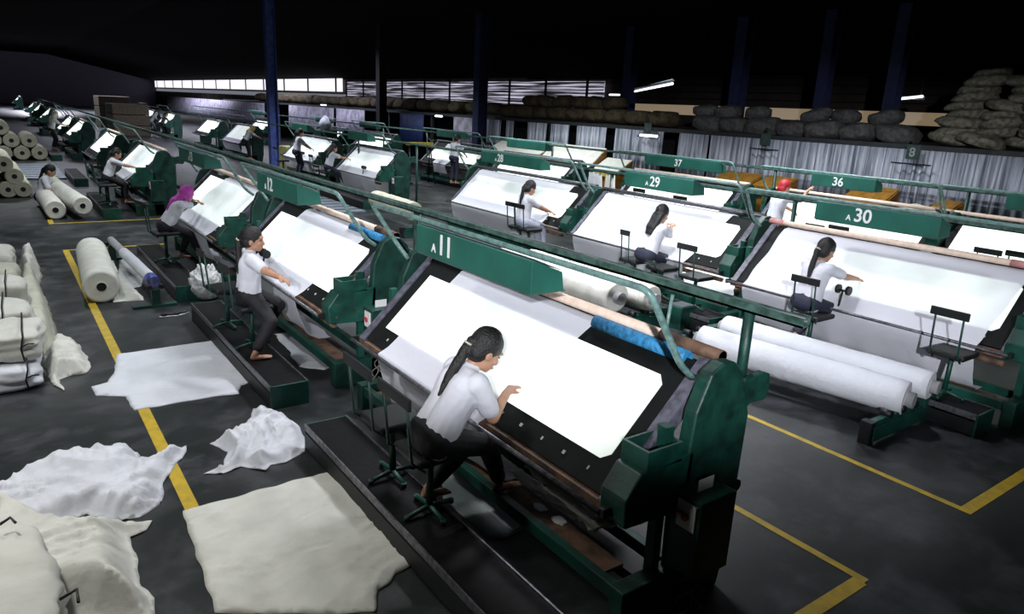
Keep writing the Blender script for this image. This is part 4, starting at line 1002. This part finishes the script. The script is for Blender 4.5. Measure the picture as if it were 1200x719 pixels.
def bale(label, x0, x1, y0, y1, z0, z1, m, seed, strap=None):
    c = V(((x0 + x1) / 2, (y0 + y1) / 2, z0)); t = thing('cloth_bale', label, 'bale', c)
    bm = B(); bmesh.ops.create_cube(bm, size=2); bmesh.ops.subdivide_edges(bm, edges=bm.edges, cuts=15, use_grid_fill=True)
    sx, sy_, sz = (x1 - x0) / 2, (y1 - y0) / 2, (z1 - z0) / 2
    for v in bm.verts:
        q = v.co.copy(); L = (abs(q.x) ** 6 + abs(q.y) ** 6 + abs(q.z) ** 6) ** (1 / 6); q = q / L
        w = V((q.x * sx, q.y * sy_, q.z * sz)); n = noise.noise(w * 3.5 + V((seed, 0, 0))) * .05 + .012 * math.sin(w.z * 70 + 3 * noise.noise(w * 4 + V((0, seed, 0)))) * (1 - abs(q.z))
        n += .03 * noise.noise(w * 9 + V((0, 0, seed)))
        d = V((q.x, q.y, q.z * .5)); w = w + d * n; w.z = max(w.z, -sz); v.co = w + V((0, 0, sz))
    obj('folded_cloth', bm, m, t, smooth=True)
    if strap:
        for s in strap:
            bm = B(); y_ = -sy_ - .022; px_ = s * sx
            tube(bm, [(px_, y_ + .02, .01), (px_ - .015, y_, sz), (px_ + .01, y_ + .01, 2 * sz - .02), (px_ + .01, y_ + .06, 2 * sz + .03), (px_ + .03, -y_ - .06, 2 * sz + .03)], .008, 6)
            tube(bm, [(px_, y_ - .005, sz * 1.2), (px_ + .04, y_ - .01, sz * 1.35), (px_ + .09, y_, sz * 1.3)], .007, 6)
            obj('strap', bm, MBLK, t)
bl = [('bluish white bale, bottom front of the left stack', -.85, .14, 7.45, 8.2, 0, .23, MWH, (.72,)),
      ('cream bale with a black strap above the bluish front bale', -.85, .16, 7.6, 8.3, .23, .50, MIV, (.68,)),
      ('cream bale one step back in the left stack, long strap', -.9, .12, 8.3, 9.0, 0, .56, MIV, (.5,)),
      ('white bale in the middle of the left stack', -.9, .12, 9.0, 9.65, 0, .66, MIV, (.6,)),
      ('cream bale just before the farthest one in the left stack', -.9, .08, 9.65, 10.3, 0, .68, MIVG, (.55,)),
      ('farthest and tallest cream bale of the left stack', -.9, .06, 10.3, 11.1, 0, .78, MIV, None)]
for i, (l, a, b, c, d, e, f_, m, s) in enumerate(bl): bale(l, a, b, c, d, e, f_, m, i * 4.1, s)
heap('cloth_drape', 'crumpled ivory cloth spilling off the near right corner of the bales', 'cloth', [(62, 452), (75, 458), (70, 445), (85, 440), (100, 438), (108, 430), (102, 418), (92, 405), (75, 400), (60, 400), (50, 425)], .16, MIV, step=.018, wr=.7, edge=.1, seed=21)
heap('cloth_drape', 'greenish ivory cloth hanging down the aisle side of the bales', 'cloth', [(52, 420), (70, 405), (66, 385), (60, 365), (52, 345), (44, 330), (30, 330), (20, 350), (20, 400)], .5, MIVG, step=.025, wr=.2, edge=.12, seed=22)
heap('cloth_drape', 'cloth end hanging beside the farthest bale', 'cloth', [(32, 340), (46, 338), (50, 325), (44, 305), (36, 305), (22, 312), (20, 330)], .6, MIV, step=.025, wr=.2, edge=.12, seed=23)
q = at(28, 655, .30); bale('flat folded cream bale at the bottom left corner of the picture', q.x - .6, q.x + .13, q.y - .85, q.y + .40, .0, .35, MIV, 33.0, None)
for i, (pp, l) in enumerate((([(0, 614), (12, 606), (18, 612)], 'short black strap on the bottom left ivory bundle'), ([(70, 702), (90, 690), (92, 705)], 'black strap end at the bottom edge of the ivory bundle'))):
    bm = B(); q = [at(x, y, .42 if i == 0 else .30) for x, y in pp]; c = q[1].copy(); tube(bm, [p - c for p in q], .008, 6); o = obj('black_strap', bm, MBLK); o.location = c; tag(o, l, 'strap')
# plastic bag of scraps on the platform gap, shoes, plastic bottles
def sackbag():
    p = at(243, 350, 0); t = thing('plastic_bag', 'clear plastic bag stuffed with white scraps behind machine 12 platform', 'bag', p)
    bm = B(); bmesh.ops.create_icosphere(bm, subdivisions=5, radius=1)
    for v in bm.verts:
        c = v.co.copy(); n = noise.noise(c * 2.3) * .14 + (1 - abs(noise.noise(c * 5)) * 2) * .09
        v.co = V((c.x * .20, c.y * .22, c.z * .22 + .21)) * (1 + n); v.co.z = max(v.co.z, .0)
    obj('stuffed_bag', bm, MPLAS, t, smooth=True)
    bm = B()
    for k in range(12):
        a = k * .52; tube(bm, [(.05 * math.cos(a), .05 * math.sin(a), .40), (.09 * math.cos(a + .3), .09 * math.sin(a), .47 + .02 * math.sin(k * 3))], [.02, .012], 5)
    obj('bag_neck', bm, MPLAS, t)
sackbag()
def shoe_(px, py, rz, label):
    p = at(px, py, 0); t = thing('shoe', label, 'shoe', p, rz, None)
    bm = B(); ell(bm, (.04, 0, .022), (.075, .035, .022)); ell(bm, (-.05, 0, .026), (.05, .031, .026)); blob('upper', bm, .006, MBLK, t)
    bm = B(); ell(bm, (.0, 0, .006), (.118, .038, .008)); obj('sole', bm, MWHP, t, smooth=True)
shoe_(198, 370, .1, 'black shoe with white sole left of the pair by machine 12 platform'); shoe_(212, 368, .5, 'black shoe with white sole right of the pair by machine 12 platform')
# white bundle, hanging cloths, cabinet
p = atx(381, 140, 12.6)
bm = B(); bmesh.ops.create_icosphere(bm, subdivisions=4, radius=1)
for v in bm.verts:
    c = v.co; n = noise.noise(c * 2) * .1; f = .6 + .4 * (1 - max(0, c.z)); v.co = V((c.x * .28 * f, c.y * .30 * f, c.z * .36)) * (1 + n)
o = obj('cloth_bundle', bm, MWH, smooth=True); o.location = (p.x, p.y, 1.62); tag(o, 'white domed cloth bundle in front of the dim ribbed sheets', 'bundle')
bm = B(); box(bm, -.4, .4, -.45, .45, 0, 1.3); box(bm, -.42, .42, -.47, .47, 1.3, 1.34)
t = thing('bundle_table', 'green bench under the white domed bundle', 'table', (p.x, p.y, 0)); bev(obj('bench_body', bm, MGD, t), .01)
bm = B(); box(bm, -.405, -.4, -.4, .4, .1, 1.2); obj('bench_panel', bm, MG, t)
def hang(px, py, x, w, ztop, zbot, label, m=MWH, seed=0):
    p = atx(px, py, x); bm = B(); rows = []
    for j in range(14):
        z = ztop + (zbot - ztop) * j / 13; row = []
        for i in range(12):
            s = i / 11 - .5; row.append(bm.verts.new((.04 * math.sin(i * 1.7 + seed) * (1 - j / 26), s * w * (.55 + .6 * j / 13), z + .03 * noise.noise(V((i * .7, j * .4, seed))))))
        rows.append(row)
    for a, b in zip(rows, rows[1:]):
        for i in range(11): bm.faces.new((a[i], a[i + 1], b[i + 1], b[i]))
    o = obj('hanging_cloth', bm, m, smooth=True); o.location = (p.x, p.y, 0); o.modifiers.new('s', 'SOLIDIFY').thickness = .01; tag(o, label, 'cloth')
hang(696, 222, 8.75, .5, 1.66, .75, 'white cloth hanging from the beam between machines 28 and 29', seed=1)
hang(712, 238, 8.75, .35, 1.66, .8, 'smaller grey white cloth hanging left of machine 29', m=MROLL, seed=2)
p = atx(318, 178, 8.1); t = thing('metal_cabinet', 'yellow-green cabinet at the foot of the bright blue column', 'cabinet', (p.x + .6, p.y, 0)); bm = B(); box(bm, -.2, .2, -.4, .4, 0, 1.0); bev(obj('cabinet_body', bm, MYG, t), .01)
bm = B(); box(bm, -.21, -.2, -.37, -.01, .05, .95); obj('door', bm, MYG, t); bm = B(); box(bm, -.21, -.2, .01, .37, .05, .95); obj('door', bm, MYG, t)
# yellow trestle at the far third row
p = atx(492, 160, 12.0); t = thing('yellow_trestle', 'yellow steel trestle left of the small person with a bun', 'trestle', (p.x, p.y, 0))
bm = B(); box(bm, -.5, .5, -.06, .06, 1.32, 1.42); obj('top_bar', bm, MYF, t)
for s in (-1, 1): bm = B(); tube(bm, [(s * .48, -.25, 0), (s * .4, 0, 1.32), (s * .48, .25, 0)], .025, 8); obj('leg', bm, MBLK, t)
# sloping cloth chutes with amber sides behind the third row
def chute(px0, px1, yt, yb, label, pale=False):
    a, b = atx(px0, yt, 13.95), atx(px1, yt, 13.95); c = atx((px0 + px1) / 2, yb, 13.3); y0, y1 = b.y, a.y; zt = (a.z + b.z) / 2; zb = c.z; yc = (y0 + y1) / 2; h = (y1 - y0) / 2
    t = thing('cloth_chute', label, 'chute', (13.6, yc, 0))
    bm = B(); prism(bm, [(-.30, 0), (-.30, zb - .02), (.35, zt - .02), (.38, 0)], -h, h); obj('side_board', bm, MAMB, t)
    bm = B(); prism(bm, [(-.32, zb - .02), (-.32, zb), (.35, zt), (.36, zt - .03)], -h + .03, h); obj('sloping_sheet', bm, MROLL if pale else MAMB2, t)
    bm = B(); box(bm, -.36, -.30, -h - .03, h, zb - .07, zb + .01); obj('front_lip', bm, MYF if pale else MAMB, t)
chute(640, 712, 170, 196, 'pale sloping chute with amber side left of hood 37', True); chute(590, 650, 166, 182, 'pale sloping chute with amber side above hood 28', True)
chute(852, 896, 202, 219, 'amber sloping chute between the lamp hoods 37 and 36, the nearer to 37'); chute(903, 936, 207, 222, 'amber sloping chute touching the left end of the hood reading 36')
chute(1005, 1056, 219, 242, 'widest amber sloping chute, next to the grey crumpled pile'); chute(1104, 1132, 235, 252, 'small amber chute left of the last hood'); chute(712, 742, 186, 206, 'pale chute touching the left end of hood 37', True)
p = atx(1075, 240, 12.9); bm = B(); lump(bm, .35, .45, .35, 3, 4, .3); o = obj('cloth_heap', bm, MROLL, smooth=True); o.location = (13.0, p.y, 1.0); tag(o, 'grey crumpled cloth pile on the bench right of hood 36', 'cloth')
t = thing('sorting_bench', 'dark bench carrying the grey pile right of hood 36', 'bench', (13.0, p.y, 0)); bm = B(); box(bm, -.4, .4, -1.1, .6, .6, .68); obj('bench_top', bm, MBLK, t)
for sx_, sy2 in ((-1, -1), (1, -1), (-1, 1), (1, 1)): bm = B(); box(bm, sx_ * .36 - .03, sx_ * .36 + .03, (sy2 < 0) * -1.05 + (sy2 > 0) * .5, (sy2 < 0) * -.99 + (sy2 > 0) * .56, 0, .6); obj('leg', bm, MBLK, t)
# crossing aisle slats (left and between the rows)
def slats(x0, x1, y0, y1, n, label):
    t = thing('slatted_walkway', label, 'walkway', ((x0 + x1) / 2, (y0 + y1) / 2, 0)); w = (y1 - y0) / n
    cx, cy = (x0 + x1) / 2, (y0 + y1) / 2
    for k in range(n):
        bm = B(); box(bm, x0 - cx, x1 - cx, y0 + k * w - cy, y0 + (k + .72) * w - cy, 0, .06); obj('slat', bm, mat('grey_slat', (.17, .20, .24), .4) if k == 0 else bpy.data.materials['grey_slat'], t)
slats(-3, 1.7, 25.5, 30.5, 9, 'grey slatted walkway crossing at the far left')
slats(4.0, 7.4, 16.5, 21, 9, 'grey slatted walkway between the rows beyond hood 12')
# stacked cartons far behind
for i, (px, py, x, l) in enumerate(((130, 112, 7.5, 'brown carton stack far behind, left one'), (148, 121, 7.0, 'brown carton stack far behind, right and nearer one'))):
    p = atx(px, py, x); t = thing('carton_stack', l, 'cartons', (p.x, p.y, 0)); hh = p.z
    for k in range(3):
        bm = B(); box(bm, -1.0, 1.0, -1.5, 1.5, hh * k / 3, hh * (k + 1) / 3 - .03); bev(obj('carton', bm, mat('carton', (.075, .062, .04), .85, var=.2) if not (i or k) else bpy.data.materials['carton'], t), .04)
p = atx(190, 128, 11)

# ------------------------------------------------------------------ light
def lamp(loc, size, power, col=(.92, .97, 1.0), sy_=None, spread=115):
    l = bpy.data.lights.new('fill_lamp', 'AREA'); l.energy = power; l.color = col; l.size = size; l.spread = math.radians(spread)  # area light added overhead, out of view, as fill
    if sy_: l.shape = 'RECTANGLE'; l.size_y = sy_
    o = bpy.data.objects.new('fill_lamp', l); link(o); o.location = loc; return o
for x, y, e in ((-.5, 8.5, 90), (1.0, 16, 170), (5.5, 9, 170), (6, 15, 230), (10.5, 8, 300), (11, 16, 300), (0, 27, 260), (5, 24, 300), (11, 25, 300)):  # unseen lamps added for the ambient light of the hall
    lamp((x, y, 6.6 if x < 9 else 5.8), .8, e, sy_=1.6)
for x, y, e in ((3, 40, 450), (9, 42, 550), (12, 34, 350), (5, 62, 800), (11, 66, 1100), (5, 100, 6500), (14, 95, 1800), (13.5, 45, 350), (13.5, 60, 450)):  # unseen lamps added to lift the far sheets, bundle and end wall
    lamp((x, y, 6.6 if x < 9 else 5.4), 2.5, e, (.85, .85, 1), sy_=5, spread=150)
lamp((5.3, 6.2, 5.6), .6, 170, (.93, .92, 1), spread=105)  # unseen lamp added to brighten the second-row hanging cloth and aisle floor
lamp((-1.0, 4.8, 5.5), .6, 85, (1, .98, .93))  # unseen lamp added to light the cloth at the bottom left
sp = bpy.data.lights.new('floodlight', 'SPOT'); sp.energy = 5200; sp.spot_size = math.radians(24); sp.spot_blend = .5; sp.shadow_soft_size = .1; sp.color = (.93, .95, 1)
so = bpy.data.objects.new('floodlight', sp); link(so)
fd = (R_ * math.tan(math.radians(10)) + DN * math.tan(math.radians(-3.1)) + FWD).normalized(); fx = (R_ - fd * R_.dot(fd)).normalized(); fy = fx.cross(fd) * -1
fy = (-fd).cross(fx)
mm = Matrix((fx, fy, -fd)).transposed().to_4x4(); mm.translation = V((0, 0, HC)) - ray(650, 430).normalized() * 5.0
so.matrix_world = mm @ Matrix.Diagonal((2.5, 1, 1, 1))
w = bpy.data.worlds.new('World'); S.world = w; w.use_nodes = True; w.node_tree.nodes['Background'].inputs[0].default_value = (.5, .55, .65, 1); w.node_tree.nodes['Background'].inputs[1].default_value = .3
S.view_settings.view_transform = 'Standard'; S.view_settings.look = 'None'; S.view_settings.exposure = 0.0; S.view_settings.gamma = 1; S.view_settings.use_curve_mapping = False

bpy.data.scenes.remove(TS)
